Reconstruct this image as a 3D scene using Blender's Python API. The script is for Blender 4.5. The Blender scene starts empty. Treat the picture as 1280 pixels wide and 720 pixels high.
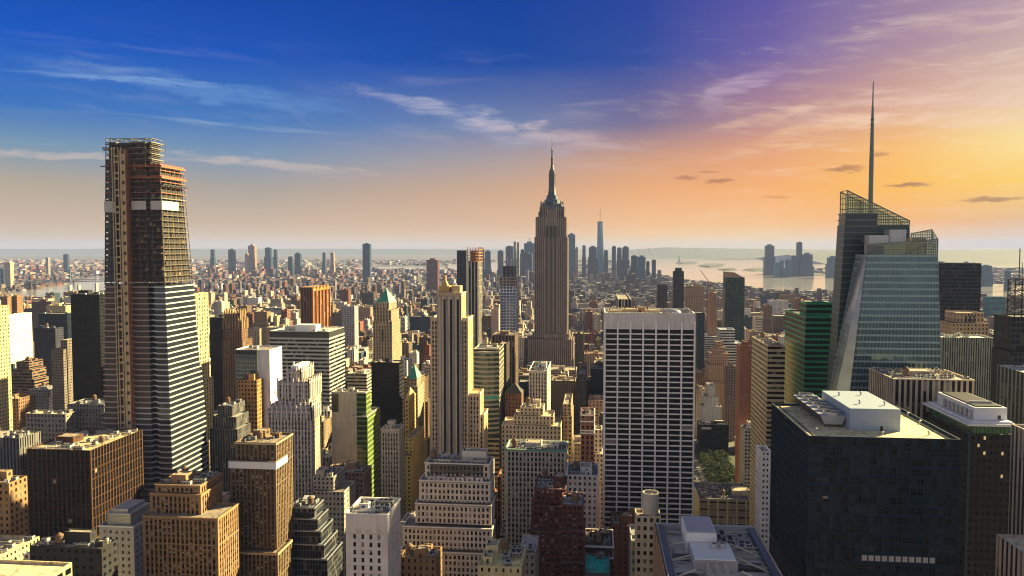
import bpy, math, random
import numpy as np
from mathutils import Vector
random.seed(7)
rng = random.Random(11)
# ------------------------------------------------------------------ camera
F = 1000.0; CX, CY, CAMH = 640.0, 360.0, 260.0
VPX, HZY = 744.0, 309.0
YAW = math.atan((VPX-CX)/F); PITCH = math.atan((CY-HZY)/F)
scene = bpy.context.scene
cd = bpy.data.cameras.new('camera'); cam = bpy.data.objects.new('camera', cd)
scene.collection.objects.link(cam); scene.camera = cam
cam.location = (0, 0, CAMH); cam.rotation_euler = (math.pi/2-PITCH, 0, YAW)
cd.sensor_width = 36; cd.lens = 36*F/1280; cd.clip_start = 1; cd.clip_end = 250000
# ------------------------------------------------------------------ sun and exposure
SUN_AZ, SUN_EL = math.radians(51), math.radians(23)      # azimuth clockwise from +Y
sd = bpy.data.lights.new('sun', 'SUN'); sun = bpy.data.objects.new('sun', sd)
scene.collection.objects.link(sun)
sd.energy = 5.0; sd.angle = math.radians(0.6); sd.color = (1.0, 0.81, 0.38)
sdir = Vector((math.sin(SUN_AZ)*math.cos(SUN_EL), math.cos(SUN_AZ)*math.cos(SUN_EL), math.sin(SUN_EL)))
sun.rotation_euler = sdir.to_track_quat('Z', 'Y').to_euler()
vs = scene.view_settings
vs.view_transform = 'Standard'; vs.look = 'None'; vs.exposure = 2.05; vs.gamma = 1.0; vs.use_curve_mapping = False
scene.cycles.max_bounces = 5; scene.cycles.volume_bounces = 0; scene.cycles.diffuse_bounces = 2
scene.cycles.glossy_bounces = 3; scene.cycles.use_denoising = True; scene.cycles.denoiser = 'OPENIMAGEDENOISE'; scene.cycles.denoising_input_passes = 'RGB_ALBEDO_NORMAL'; scene.cycles.denoising_prefilter = 'ACCURATE'; scene.cycles.pixel_filter_type = 'BLACKMAN_HARRIS'; scene.cycles.filter_width = 1.15; scene.cycles.sample_clamp_indirect = 4.0
scene.cycles.caustics_reflective = False; scene.cycles.caustics_refractive = False
scene.cycles.volume_step_rate = 4
# ------------------------------------------------------------------ node helpers
def lin(c):
    return tuple(((v/255)/12.92 if v/255 <= .04045 else ((v/255+.055)/1.055)**2.4) for v in c)
class NT:
    def __init__(s, nt): s.nt = nt; s.N = nt.nodes; s.L = nt.links
    def n(s, t, **kw):
        o = s.N.new(t)
        for k, v in kw.items(): setattr(o, k, v)
        return o
    def put(s, sock, v):
        if isinstance(v, bpy.types.NodeSocket): s.L.new(v, sock)
        elif v is not None: sock.default_value = v
    def m(s, op, a, b=None, c=None, clamp=False):
        o = s.n('ShaderNodeMath', operation=op); o.use_clamp = clamp
        s.put(o.inputs[0], a); s.put(o.inputs[1], b); s.put(o.inputs[2], c)
        return o.outputs[0]
    def vm(s, op, a, b=None):
        o = s.n('ShaderNodeVectorMath', operation=op); s.put(o.inputs[0], a); s.put(o.inputs[1], b)
        return o.outputs['Value'] if op in ('DOT_PRODUCT', 'LENGTH') else o.outputs[0]
    def mix(s, f, a, b, bt='MIX'):
        o = s.n('ShaderNodeMix', data_type='RGBA', blend_type=bt)
        s.put(o.inputs[0], f)
        for i, v in ((6, a), (7, b)):
            if isinstance(v, tuple) and len(v) == 3: v = v+(1,)
            s.put(o.inputs[i], v)
        return o.outputs[2]
    def ss(s, x, a, b):
        o = s.n('ShaderNodeMapRange', interpolation_type='SMOOTHSTEP'); o.clamp = True
        s.put(o.inputs[0], x); s.put(o.inputs[1], a); s.put(o.inputs[2], b); s.put(o.inputs[3], 0.0); s.put(o.inputs[4], 1.0)
        return o.outputs[0]
    def noise(s, vec, scale, detail=3, rough=.55, dist=0.0):
        o = s.n('ShaderNodeTexNoise'); s.put(o.inputs['Vector'], vec); s.put(o.inputs['Scale'], scale)
        o.inputs['Detail'].default_value = detail; o.inputs['Roughness'].default_value = rough; o.inputs['Distortion'].default_value = dist
        return o.outputs[0]
    def comb(s, x, y, z=0.0):
        o = s.n('ShaderNodeCombineXYZ'); s.put(o.inputs[0], x); s.put(o.inputs[1], y); s.put(o.inputs[2], z); return o.outputs[0]
# ------------------------------------------------------------------ world
w = bpy.data.worlds.new('World'); scene.world = w; w.use_nodes = True
W = NT(w.node_tree); W.N.clear()
tc = W.n('ShaderNodeTexCoord'); sep = W.n('ShaderNodeSeparateXYZ'); W.L.new(tc.outputs['Generated'], sep.inputs[0])
dx, dy, dz = sep.outputs
az = W.m('MULTIPLY', W.m('ARCTAN2', dx, dy), 180/math.pi)            # degrees, 0 = down the avenues
el = W.m('MULTIPLY', W.m('ARCSINE', dz), 180/math.pi)
def azof(px): return math.degrees(math.atan((px-CX)/F)-YAW)
EL = [-3, 0.15, 1.6, 4.0, 6.3, 8.6, 12.8, 17.3, 30]
ELPOS = [(e+3)/93 for e in EL]
SKY = {   # colour of the sky by azimuth, from the horizon up
 0:   [(165,165,170),(214,194,174),(202,180,156),(180,166,148),(116,150,176),(52,115,190),(4,86,192),(0,68,172),(108,112,136)],
 320: [(165,165,170),(222,200,174),(204,180,154),(170,162,154),(120,148,178),(66,120,188),(10,82,184),(0,66,168),(108,112,136)],
 640: [(175,165,165),(236,204,168),(224,184,148),(208,168,136),(172,156,156),(112,130,170),(8,72,162),(0,62,156),(108,112,136)],
 800: [(180,170,160),(250,214,160),(246,192,136),(236,172,118),(206,156,130),(122,112,148),(44,76,158),(36,66,156),(108,112,136)],
 960: [(190,170,160),(250,220,170),(251,196,134),(250,176,106),(232,164,120),(186,140,142),(112,98,164),(88,82,162),(108,112,136)],
 1120:[(200,180,170),(240,215,190),(250,182,112),(255,188,80),(250,188,108),(224,172,142),(168,138,160),(136,116,160),(108,112,136)],
 1280:[(200,180,170),(226,212,202),(232,184,140),(255,200,78),(252,222,146),(236,204,174),(197,169,170),(166,142,166),(108,112,136)],
}
def ramp(cols, cmul=1.0):
    r = W.n('ShaderNodeValToRGB'); e = r.color_ramp.elements
    while len(e) < len(cols): e.new(.5)
    for i, c in enumerate(cols):
        e[i].position = ELPOS[i]
    for i, c in enumerate(cols): e[i].color = tuple(v*cmul for v in lin(c))+(1,)
    W.L.new(elf, r.inputs[0]); return r.outputs[0]
elf = W.m('DIVIDE', W.m('ADD', el, 3.0), 93.0, clamp=True)
keys = sorted(SKY); col = ramp(SKY[keys[0]])
for a, b in zip(keys, keys[1:]):
    f = W.ss(az, azof(a), azof(b)) if False else W.m('DIVIDE', W.m('SUBTRACT', az, azof(a)), azof(b)-azof(a), clamp=True)
    col = W.mix(f, col, ramp(SKY[b]))
BACK = [(142,134,128),(188,174,160),(182,169,156),(174,163,155),(162,154,150),(150,143,144),(132,128,136),(114,114,130),(104,106,122)]
fb = W.ss(W.m('ABSOLUTE', W.m('SUBTRACT', az, 10.0)), 55.0, 110.0)
col = W.mix(fb, col, ramp(BACK, 2.35))
# cirrus: long streaks that drift down to the right, laid out on azimuth/elevation
ca = W.m('MULTIPLY', az, .10); ce = W.m('MULTIPLY', W.m('ADD', el, W.m('MULTIPLY', az, .085)), .62)
v1 = W.comb(ca, ce, 0.0)
warp = W.noise(W.comb(W.m('MULTIPLY', az, .05), W.m('MULTIPLY', el, .12), 4.0), 1.0, 3, .5)
v1w = W.vm('ADD', v1, W.comb(W.m('MULTIPLY', warp, 1.2), W.m('MULTIPLY', warp, 2.6), 0.0))
st = W.noise(v1w, 1.15, 8, .64, .12)
big = W.noise(W.comb(W.m('MULTIPLY', az, .045), W.m('MULTIPLY', el, .10), 9.3), 1.3, 2, .5)
band = W.m('MULTIPLY', W.ss(el, 3.0, 7.5), W.m('SUBTRACT', 1.0, W.ss(W.m('ADD', el, W.m('MULTIPLY', W.ss(az, 5.0, 30.0), -6.0)), 11.0, 15.0)))
cir = W.m('MULTIPLY', W.m('MULTIPLY', W.ss(st, .47, .78), W.ss(big, .33, .6)), band)
ccol = W.mix(W.ss(az, -30.0, 25.0), lin((196,196,206)), lin((255,226,190)))
col = W.mix(W.m('MULTIPLY', cir, .34), col, ccol)
# fine high veil
ve = W.noise(W.vm('ADD', W.comb(W.m('MULTIPLY', az, .16), W.m('MULTIPLY', W.m('ADD', el, W.m('MULTIPLY', az, .02)), 1.1), 0.0), W.comb(0.0, W.m('MULTIPLY', warp, 2.0), 3.0)), 1.6, 8, .66, .6)
veil = W.m('MULTIPLY', W.m('MULTIPLY', W.ss(ve, .5, .8), W.ss(az, 0.0, 16.0)), W.m('SUBTRACT', 1.0, W.ss(el, 13.0, 17.0)))
col = W.mix(W.m('MULTIPLY', veil, .35), col, lin((255,236,214)))
# named wisps of the photograph: (px, py, half length deg, half width deg, slope, strength)
def dirof(px, py):
    return azof(px), math.degrees(math.atan((HZY-py)/F*math.cos(math.atan((px-CX)/F))))
def blob(px, py, ha, he, slope, thick_noise, soft=1.0):
    a0, e0 = dirof(px, py)
    da = W.m('SUBTRACT', az, a0); de = W.m('SUBTRACT', W.m('SUBTRACT', el, e0), W.m('MULTIPLY', da, slope))
    nn = W.m('MULTIPLY', W.m('SUBTRACT', thick_noise, .5), he*3.0)
    r = W.m('ADD', W.m('POWER', W.m('ABSOLUTE', W.m('DIVIDE', da, ha)), 2.0), W.m('POWER', W.m('ABSOLUTE', W.m('DIVIDE', W.m('ADD', de, nn), he)), 2.0))
    return W.m('SUBTRACT', 1.0, W.ss(r, 0.0, soft))
tn = W.noise(W.comb(W.m('MULTIPLY', az, .9), W.m('MULTIPLY', el, 2.0), 1.0), 1.3, 5, .6)
tn2 = W.noise(W.comb(W.m('MULTIPLY', az, .25), W.m('MULTIPLY', el, .8), 7.0), 1.3, 6, .62)
for px, py, ha, he, sl, k, c in ((20,193,14,.32,.01,.45,(230,205,190)), (330,205,11,.35,-.07,.45,(230,205,190)), (170,102,8,.32,.02,.55,(140,175,220)),
                            (250,112,12,.9,-.09,.4,(120,165,215)), (560,142,9,.6,-.20,.4,(205,200,215)), (620,160,7,1.2,-.25,.35,(190,190,210)),
                            (320,160,8,.22,-.05,.4,(150,180,210)), (700,172,8,.8,-.16,.5,(210,185,185)), (925,108,3.4,.7,.28,.62,(190,165,190)),
                            (890,122,1.3,1.3,.5,.5,(180,155,180)), (960,148,5,.5,.18,.5,(235,195,170)), (1010,165,6,.9,.25,.45,(250,205,160)),
                            (1130,150,9,.8,-.1,.45,(248,215,190)), (1200,120,9,1.4,.05,.4,(235,205,195))):
    b = blob(px, py, ha, he, sl, tn2, 1.0)
    b = W.m('MULTIPLY', b, W.m('MULTIPLY', W.ss(ve, .3, .62), k))
    col = W.mix(b, col, lin(c))
for px, py, ha, he, k in ((856,223,1.0,.20,.5), (899,227,1.25,.26,.6), (884,216,.9,.12,.4), (968,247,1.2,.14,.3), (1052,212,1.5,.30,.6), (1096,194,.75,.22,.5),
                          (1132,232,1.7,.18,.75), (1238,249,2.2,.20,.75)):
    b = W.m('MULTIPLY', blob(px, py, ha, he, 0.0, tn, 1.0), k)
    col = W.mix(b, col, lin((150,92,78)))
# glow around the sun just outside the frame on the right
sa, se = azof(1310), 4.9
gl = W.m('ADD', W.m('POWER', W.m('DIVIDE', W.m('SUBTRACT', az, sa), 8.0), 2.0), W.m('POWER', W.m('DIVIDE', W.m('SUBTRACT', el, se), 3.4), 2.0))
glow = W.m('POWER', 2.718, W.m('MULTIPLY', gl, -1.0))
col = W.mix(W.m('MULTIPLY', glow, .20), col, (1.0, .90, .42))
bgc = W.n('ShaderNodeBackground'); W.L.new(col, bgc.inputs[0]); bgc.inputs[1].default_value = 0.241
sky = W.n('ShaderNodeTexSky', sky_type='NISHITA'); sky.sun_disc = False
sky.sun_elevation = SUN_EL; sky.sun_rotation = SUN_AZ; sky.altitude = 100
bgs = W.n('ShaderNodeBackground'); W.L.new(sky.outputs[0], bgs.inputs[0]); bgs.inputs[1].default_value = 0.018
mx = W.n('ShaderNodeMixShader'); W.L.new(W.ss(el, 32.0, 60.0), mx.inputs[0])
W.L.new(bgc.outputs[0], mx.inputs[1]); W.L.new(bgs.outputs[0], mx.inputs[2])
wo = W.n('ShaderNodeOutputWorld'); W.L.new(mx.outputs[0], wo.inputs[0])
w.cycles.sampling_method = 'MANUAL'; w.cycles.sample_map_resolution = 512
# ------------------------------------------------------------------ pixel <-> world
_f = Vector((-math.sin(YAW)*math.cos(PITCH), math.cos(YAW)*math.cos(PITCH), -math.sin(PITCH)))
_r = Vector((math.cos(YAW), math.sin(YAW), 0)); _u = _r.cross(_f)
def ray(px, py): return _f*F + _r*(px-CX) + _u*(CY-py)
def at(px, py, Y):
    d = ray(px, py); t = Y/d.y; return d.x*t, CAMH+d.z*t
def onz(px, py, z=0.0):
    d = ray(px, py); t = (z-CAMH)/d.z; return d.x*t, d.y*t
def pix(x, y, z):
    v = Vector((x, y, z-CAMH)); k = v.dot(_f)
    if k < 1: return None
    return CX+F*v.dot(_r)/k, CY-F*v.dot(_u)/k
# ------------------------------------------------------------------ materials
def newmat(name):
    m = bpy.data.materials.new(name); m.use_nodes = True
    t = NT(m.node_tree); b = m.node_tree.nodes['Principled BSDF']; return m, t, b
def simple(name, c, rough=.7, metal=0.0, var=.25, scale=.3, bump=0.0):
    m, t, b = newmat(name)
    g = t.n('ShaderNodeNewGeometry')
    nz = t.noise(g.outputs['Position'], scale, 4, .6)
    k = t.m('ADD', t.m('MULTIPLY', nz, var*2), 1-var)
    cc = t.mix(1.0, c, t.comb(k, k, k), 'MULTIPLY')
    t.put(b.inputs['Base Color'], cc); b.inputs['Roughness'].default_value = rough; b.inputs['Metallic'].default_value = metal
    return m
def facade_mat(name='facade'):
    m, t, b = newmat(name)
    uv = t.n('ShaderNodeUVMap'); uv.uv_map = 'UVMap'
    s = t.n('ShaderNodeSeparateXYZ'); t.L.new(uv.outputs[0], s.inputs[0]); u, v = s.outputs[0], s.outputs[1]
    wa = t.n('ShaderNodeAttribute'); wa.attribute_name = 'wall'
    wi = t.n('ShaderNodeAttribute'); wi.attribute_name = 'win'
    ws = t.n('ShaderNodeSeparateXYZ'); t.L.new(wi.outputs['Vector'], ws.inputs[0]); ww, wh, sp = ws.outputs
    fu, fv = t.m('FRACT', u), t.m('FRACT', v)
    cu = t.m('LESS_THAN', t.m('ABSOLUTE', t.m('SUBTRACT', fu, .5)), t.m('MULTIPLY', ww, .5))
    cv = t.m('LESS_THAN', t.m('ABSOLUTE', t.m('SUBTRACT', fv, .52)), t.m('MULTIPLY', wh, .5))
    mask = t.m('MULTIPLY', cu, cv)
    wn = t.n('ShaderNodeTexWhiteNoise', noise_dimensions='3D')
    g = t.n('ShaderNodeNewGeometry'); oi = t.n('ShaderNodeObjectInfo')
    t.L.new(t.comb(t.m('FLOOR', u), t.m('FLOOR', v), t.m('MULTIPLY', oi.outputs['Random'], 57.0)), wn.inputs['Vector'])
    rnd = wn.outputs['Value']
    wls = t.n('ShaderNodeSeparateColor'); t.L.new(wa.outputs['Color'], wls.inputs[0])
    bl = t.m('MULTIPLY', t.m('MULTIPLY', t.ss(rnd, .72, 1.0), .5), t.m('MULTIPLY', wls.outputs[0], 7.0, clamp=True))
    winc = t.mix(bl, (.003, .0035, .005), (.30, .27, .22))
    nz = t.noise(g.outputs['Position'], .06, 4, .6); nz2 = t.noise(t.vm('MULTIPLY', g.outputs['Position'], (1, 1, .15)), .5, 3, .6)
    nz3 = t.noise(t.vm('MULTIPLY', g.outputs['Position'], (1, 1, .05)), .9, 5, .7)
    k = t.m('ADD', t.m('MULTIPLY', nz, .55), t.m('ADD', t.m('MULTIPLY', nz2, .55), t.m('ADD', t.m('MULTIPLY', nz3, .5), .20)))
    wl = t.mix(1.0, wa.outputs['Color'], t.comb(k, k, k), 'MULTIPLY')
    # floor lines and pier tone so blank wall does not read flat
    ln = t.m('MULTIPLY', t.m('LESS_THAN', fv, .09), t.m('GREATER_THAN', ww, .05))
    wl = t.mix(t.m('MULTIPLY', ln, .22), wl, (.03, .03, .03))
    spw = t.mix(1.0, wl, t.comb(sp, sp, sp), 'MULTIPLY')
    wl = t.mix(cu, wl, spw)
    t.put(b.inputs['Base Color'], t.mix(mask, wl, winc))
    t.put(b.inputs['Roughness'], t.m('SUBTRACT', .85, t.m('MULTIPLY', mask, .55)))
    t.put(b.inputs['IOR'], t.m('SUBTRACT', 1.25, t.m('MULTIPLY', mask, .02)))
    bp = t.n('ShaderNodeBump'); bp.inputs['Strength'].default_value = .5; bp.inputs['Distance'].default_value = .35
    t.put(bp.inputs['Height'], t.m('SUBTRACT', 1.0, mask)); t.L.new(bp.outputs[0], b.inputs['Normal'])
    return m
def attr_mat(name, rough=.85, var=.62, scale=.12, fine=.9):
    m, t, b = newmat(name)
    wa = t.n('ShaderNodeAttribute'); wa.attribute_name = 'wall'
    g = t.n('ShaderNodeNewGeometry')
    nz = t.noise(g.outputs['Position'], scale, 4, .65); n2 = t.noise(g.outputs['Position'], fine, 3, .6)
    k = t.m('ADD', t.m('ADD', t.m('MULTIPLY', nz, var), t.m('MULTIPLY', n2, var)), 1-var)
    t.put(b.inputs['Base Color'], t.mix(1.0, wa.outputs['Color'], t.comb(k, k, k), 'MULTIPLY'))
    if name == 'roof':
        pt = t.noise(g.outputs['Position'], .22, 5, .75, 1.2); k = t.m('MULTIPLY', k, t.m('SUBTRACT', 1.25, t.m('MULTIPLY', t.ss(pt, .50, .60), .65)))
        t.put(b.inputs['Base Color'], t.mix(1.0, wa.outputs['Color'], t.comb(k, k, k), 'MULTIPLY'))
    b.inputs['Roughness'].default_value = rough; b.inputs['IOR'].default_value = 1.3
    return m
def glass_mat(name, c, rough=.08, metal=.0, ior=1.6, var=.5, sc=.35):
    m, t, b = newmat(name)
    g = t.n('ShaderNodeNewGeometry')
    nz = t.noise(g.outputs['Position'], sc, 2, .5)
    k = t.m('ADD', t.m('MULTIPLY', nz, var*2), 1-var)
    t.put(b.inputs['Base Color'], t.mix(1.0, c, t.comb(k, k, k), 'MULTIPLY'))
    b.inputs['Roughness'].default_value = rough; b.inputs['Metallic'].default_value = metal; b.inputs['IOR'].default_value = ior
    return m
FAC = facade_mat(); ROOF = attr_mat('roof'); STONE = attr_mat('masonry', .85, .35, .05, .6)
M = dict(
 glass=glass_mat('window_glass', (.003,.0035,.005), .22, 0, 1.27), glass_blue=glass_mat('blue_glass', (.012,.022,.04), .08, .25, 1.4),
 blind=simple('window_blind', (.24,.21,.18), .6), lit=None, frame=simple('window_frame', (.035,.03,.03), .5),
 steel=simple('steel', (.20,.19,.17), .5, .3), rust=simple('primed_steel', (.28,.085,.035), .7), white=simple('white_paint', (.70,.70,.70), .6, 0, .12),
 black=simple('dark_metal', (.02,.02,.022), .45, .2), tan=simple('tan_paint', (.50,.38,.22), .7), wood=simple('tank_wood', (.17,.10,.06), .85),
 galv=simple('galvanised', (.42,.43,.45), .45, .5), concrete=simple('concrete', (.34,.31,.27), .85), copper=simple('copper_roof', (.06,.30,.20), .6),
 teal=simple('teal_roof', (.02,.33,.30), .6), bluesteel=simple('blue_steel', (.045,.075,.11), .4, .3))
m, t, b = newmat('lit_window'); b.inputs['Base Color'].default_value = (.5,.4,.2,1)
b.inputs['Emission Color'].default_value = (1,.72,.3,1); b.inputs['Emission Strength'].default_value = .12; M['lit'] = m
m, t, b = newmat('office_light'); b.inputs['Base Color'].default_value = (.16,.15,.15,1)
b.inputs['Emission Color'].default_value = (.9,.8,.75,1); b.inputs['Emission Strength'].default_value = .02; M['dim'] = m
# ------------------------------------------------------------------ mesh accumulator
class MB:
    def __init__(s): s.v = []; s.f = []; s.mi = []; s.uv = []; s.wall = []; s.win = []
    def face(s, pts, mi=0, uv=None, wall=(.3,.3,.3), win=(0,0,1)):
        n = len(s.v); s.v.extend(tuple(p) for p in pts); k = len(pts)
        s.f.append(tuple(range(n, n+k))); s.mi.append(mi)
        s.uv.extend(uv if uv else [(0, 0)]*k); s.wall.append(wall); s.win.append(win)
    def box(s, x0, x1, y0, y1, z0, z1, mi=0, wall=(.3,.3,.3), bottom=True, top=True):
        P = [(x0,y0,z0),(x1,y0,z0),(x1,y1,z0),(x0,y1,z0),(x0,y0,z1),(x1,y0,z1),(x1,y1,z1),(x0,y1,z1)]
        Q = [(0,1,5,4),(1,2,6,5),(2,3,7,6),(3,0,4,7)]
        if top: Q.append((4,5,6,7))
        if bottom: Q.append((3,2,1,0))
        for q in Q: s.face([P[i] for i in q], mi, None, wall)
    def bar(s, a, b2, r, mi=0, wall=(.3,.3,.3), n=4):
        a = Vector(a); b2 = Vector(b2); d = (b2-a)
        if d.length < 1e-6: return
        d.normalize(); h = Vector((0,0,1)) if abs(d.z) < .9 else Vector((1,0,0))
        p = d.cross(h).normalized(); q = d.cross(p)
        o = [(p*math.cos(2*math.pi*(i+.5)/n)+q*math.sin(2*math.pi*(i+.5)/n))*r for i in range(n)]
        for i in range(n):
            j = (i+1) % n; s.face([a+o[i], b2+o[i], b2+o[j], a+o[j]], mi, None, wall)
        s.face([a+v for v in o], mi, None, wall); s.face([b2+v for v in reversed(o)], mi, None, wall)
    def lathe(s, cx, cy, prof, n=12, mi=0, wall=(.3,.3,.3)):
        for (r0, z0), (r1, z1) in zip(prof, prof[1:]):
            for i in range(n):
                a, c = 2*math.pi*i/n, 2*math.pi*(i+1)/n
                s.face([(cx+r0*math.cos(a), cy+r0*math.sin(a), z0), (cx+r0*math.cos(c), cy+r0*math.sin(c), z0),
                        (cx+r1*math.cos(c), cy+r1*math.sin(c), z1), (cx+r1*math.cos(a), cy+r1*math.sin(a), z1)], mi, None, wall)
    def build(s, name, mats, parent=None, loc=None):
        if not s.f: return None
        base = Vector(loc) if loc is not None else (Vector(parent.location) if parent is not None else Vector((0,0,0)))
        me = bpy.data.meshes.new(name); me.from_pydata([(a-base.x, b-base.y, c-base.z) for a, b, c in s.v], [], s.f)
        for m_ in mats: me.materials.append(m_)
        me.polygons.foreach_set('material_index', s.mi)
        ul = me.uv_layers.new(name='UVMap'); ul.data.foreach_set('uv', np.array(s.uv, dtype=np.float32).ravel())
        a1 = me.attributes.new('wall', 'FLOAT_COLOR', 'FACE'); a1.data.foreach_set('color', np.array([tuple(c)+(1,) for c in s.wall], dtype=np.float32).ravel())
        a2 = me.attributes.new('win', 'FLOAT_VECTOR', 'FACE'); a2.data.foreach_set('vector', np.array(s.win, dtype=np.float32).ravel())
        me.update()
        o = bpy.data.objects.new(name, me); scene.collection.objects.link(o)
        if parent is not None: o.parent = parent
        elif loc is not None: o.location = loc
        return o
def tag(o, label=None, cat=None, group=None, kind=None):
    for k, v in (('label', label), ('category', cat), ('group', group), ('kind', kind)):
        if v: o[k] = v
    return o
def empty(name, loc, label, cat='building', group=None):
    o = bpy.data.objects.new(name, None); scene.collection.objects.link(o); o.location = loc; o.empty_display_size = 5
    return tag(o, label, cat, group)
_mc = {}
def copy_part(key, maker, name, parent, loc, rz=0.0):
    if key not in _mc: _mc[key] = maker()
    o = bpy.data.objects.new(name, _mc[key]); scene.collection.objects.link(o); o.parent = parent
    o.location = Vector(loc)-Vector(parent.location); o.rotation_euler = (0, 0, rz); return o
def mesh_of(mb, name, mats):
    o = mb.build(name, mats); me = o.data; bpy.data.objects.remove(o); return me
# ------------------------------------------------------------------ building kit
def ngrid(L, c): return max(1, round(L/c))
def plain_wall(mb, a, b2, z0, z1, col, win, bay, flo, seed=0.0, blank=0.0):
    """one shader-windowed wall from plan point a to b2 (outside on the right of a->b2 seen from above ... camera side)"""
    L = math.hypot(b2[0]-a[0], b2[1]-a[1])
    if L < .5 or z1-z0 < .3: return
    nb = ngrid(L, bay); ze = z1-blank; nf = max(1, round((ze-z0)/flo)) if ze-z0 > 1.5 else 1
    if win[0] > 0 and blank > 0 and ze > z0:
        mb.face([(a[0],a[1],z0),(b2[0],b2[1],z0),(b2[0],b2[1],ze),(a[0],a[1],ze)], 0, [(seed,seed),(seed+nb,seed),(seed+nb,seed+nf),(seed,seed+nf)], col, win)
        mb.face([(a[0],a[1],ze),(b2[0],b2[1],ze),(b2[0],b2[1],z1),(a[0],a[1],z1)], 0, None, col, (0,0,1))
    else:
        nf = max(1, round((z1-z0)/flo))
        mb.face([(a[0],a[1],z0),(b2[0],b2[1],z0),(b2[0],b2[1],z1),(a[0],a[1],z1)], 0, [(seed,seed),(seed+nb,seed),(seed+nb,seed+nf),(seed,seed+nf)], col, win)
def roof_top(mb, x0, x1, y0, y1, z, col, wcol, par=1.1, th=.5, mi=1):
    if x1-x0 < 3 or y1-y0 < 3: par = 0
    if par <= 0:
        mb.face([(x0,y0,z),(x1,y0,z),(x1,y1,z),(x0,y1,z)], mi, None, col); return
    i0, i1, j0, j1 = x0+th, x1-th, y0+th, y1-th; zr = z-par
    for q in ([(x0,y0),(x1,y0),(i1,j0),(i0,j0)], [(x1,y0),(x1,y1),(i1,j1),(i1,j0)], [(x1,y1),(x0,y1),(i0,j1),(i1,j1)], [(x0,y1),(x0,y0),(i0,j0),(i0,j1)]):
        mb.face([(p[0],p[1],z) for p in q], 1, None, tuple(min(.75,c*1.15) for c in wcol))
    for a, b2 in (((i0,j0),(i1,j0)), ((i1,j0),(i1,j1)), ((i1,j1),(i0,j1)), ((i0,j1),(i0,j0))):
        mb.face([(b2[0],b2[1],zr),(a[0],a[1],zr),(a[0],a[1],z),(b2[0],b2[1],z)], 1, None, wcol)
    mb.face([(i0,j0,zr),(i1,j0,zr),(i1,j1,zr),(i0,j1,zr)], mi, None, col)
def box_tier(mw, mr, x0, x1, y0, y1, z0, z1, st, sides='FRBL', par=1.1):
    sd = float(int(x0*7+y0*3) % 40)
    W_ = {'F': ((x0,y0),(x1,y0)), 'R': ((x1,y0),(x1,y1)), 'B': ((x1,y1),(x0,y1)), 'L': ((x0,y1),(x0,y0))}
    for s_ in sides:
        a, b2 = W_[s_]; plain_wall(mw, a, b2, z0, z1, st['col'], st['win'], st['bay'], st['flo'], sd, st.get('blank', 0))
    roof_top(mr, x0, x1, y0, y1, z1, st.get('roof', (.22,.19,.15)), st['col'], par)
def style(col, win=(.5,.55,1), bay=3.2, flo=3.6, roof=(.24,.20,.16), **kw):
    d = dict(col=col, win=win, bay=bay, flo=flo, roof=roof); d.update(kw); return d
# geometric wall with recessed openings; returns the list of openings
def punched(mb, a, b2, z0, z1, st, rec=.35, skip=None):
    ax, ay = a; L = math.hypot(b2[0]-ax, b2[1]-ay); ux, uy = (b2[0]-ax)/L, (b2[1]-ay)/L
    nx, ny = uy, -ux                                     # outward
    c = st['col']; blank = st.get('blank', 0); marg = st.get('marg', .8)
    ww, wh = st['win'][0], st['win'][1]
    nb = ngrid(L-2*marg, st['bay']); nf = max(1, round((z1-blank-z0)/st['flo']))
    cw = (L-2*marg)/nb; ch = (z1-blank-z0)/nf; W2, H2 = cw*ww, ch*wh
    def P(u, z, d=0.0): return (ax+ux*u-nx*d, ay+uy*u-ny*d, z)
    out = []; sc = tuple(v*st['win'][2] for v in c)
    if blank > 0: mb.face([P(0,z1-blank),P(L,z1-blank),P(L,z1),P(0,z1)], 0, None, c)
    for j in range(nf):
        zb = z0+j*ch; s0 = zb+(ch-H2)*.5; s1 = s0+H2
        strip = st['win'][2] != 1
        if not strip:
            for q0, q1 in ((zb, s0), (s1, zb+ch)):
                mb.face([P(0,q0),P(L,q0),P(L,q1),P(0,q1)], 0, None, c)
        u = 0.0; q0, q1 = (s0, s1) if not strip else (zb, zb+ch)
        for i in range(nb):
            if skip and skip(i, nb, j, nf): continue
            w0 = marg+i*cw+(cw-W2)/2; w1 = w0+W2
            mb.face([P(u,q0),P(w0,q0),P(w0,q1),P(u,q1)], 0, None, c); u = w1
            r0, r1 = q0, q1
            mb.face([P(w0,r0),P(w0,r0,rec),P(w0,r1,rec),P(w0,r1)], 0, None, c)
            mb.face([P(w1,r0,rec),P(w1,r0),P(w1,r1),P(w1,r1,rec)], 0, None, c)
            if strip:
                d = rec*.55
                for e0, e1 in ((zb, s0), (s1, zb+ch)):
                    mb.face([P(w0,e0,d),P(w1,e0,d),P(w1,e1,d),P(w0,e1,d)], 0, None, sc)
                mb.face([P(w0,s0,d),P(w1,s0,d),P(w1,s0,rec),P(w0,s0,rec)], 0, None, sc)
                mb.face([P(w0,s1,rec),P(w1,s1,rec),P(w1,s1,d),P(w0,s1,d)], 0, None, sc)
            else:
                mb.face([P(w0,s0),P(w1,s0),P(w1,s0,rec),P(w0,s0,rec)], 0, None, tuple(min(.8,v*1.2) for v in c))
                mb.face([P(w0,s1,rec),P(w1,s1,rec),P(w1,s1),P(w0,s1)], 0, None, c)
            out.append((P((w0+w1)/2, (s0+s1)/2, rec), W2, H2, math.atan2(uy, ux)))
        mb.face([P(u,q0),P(L,q0),P(L,q1),P(u,q1)], 0, None, c)
    return out
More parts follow.
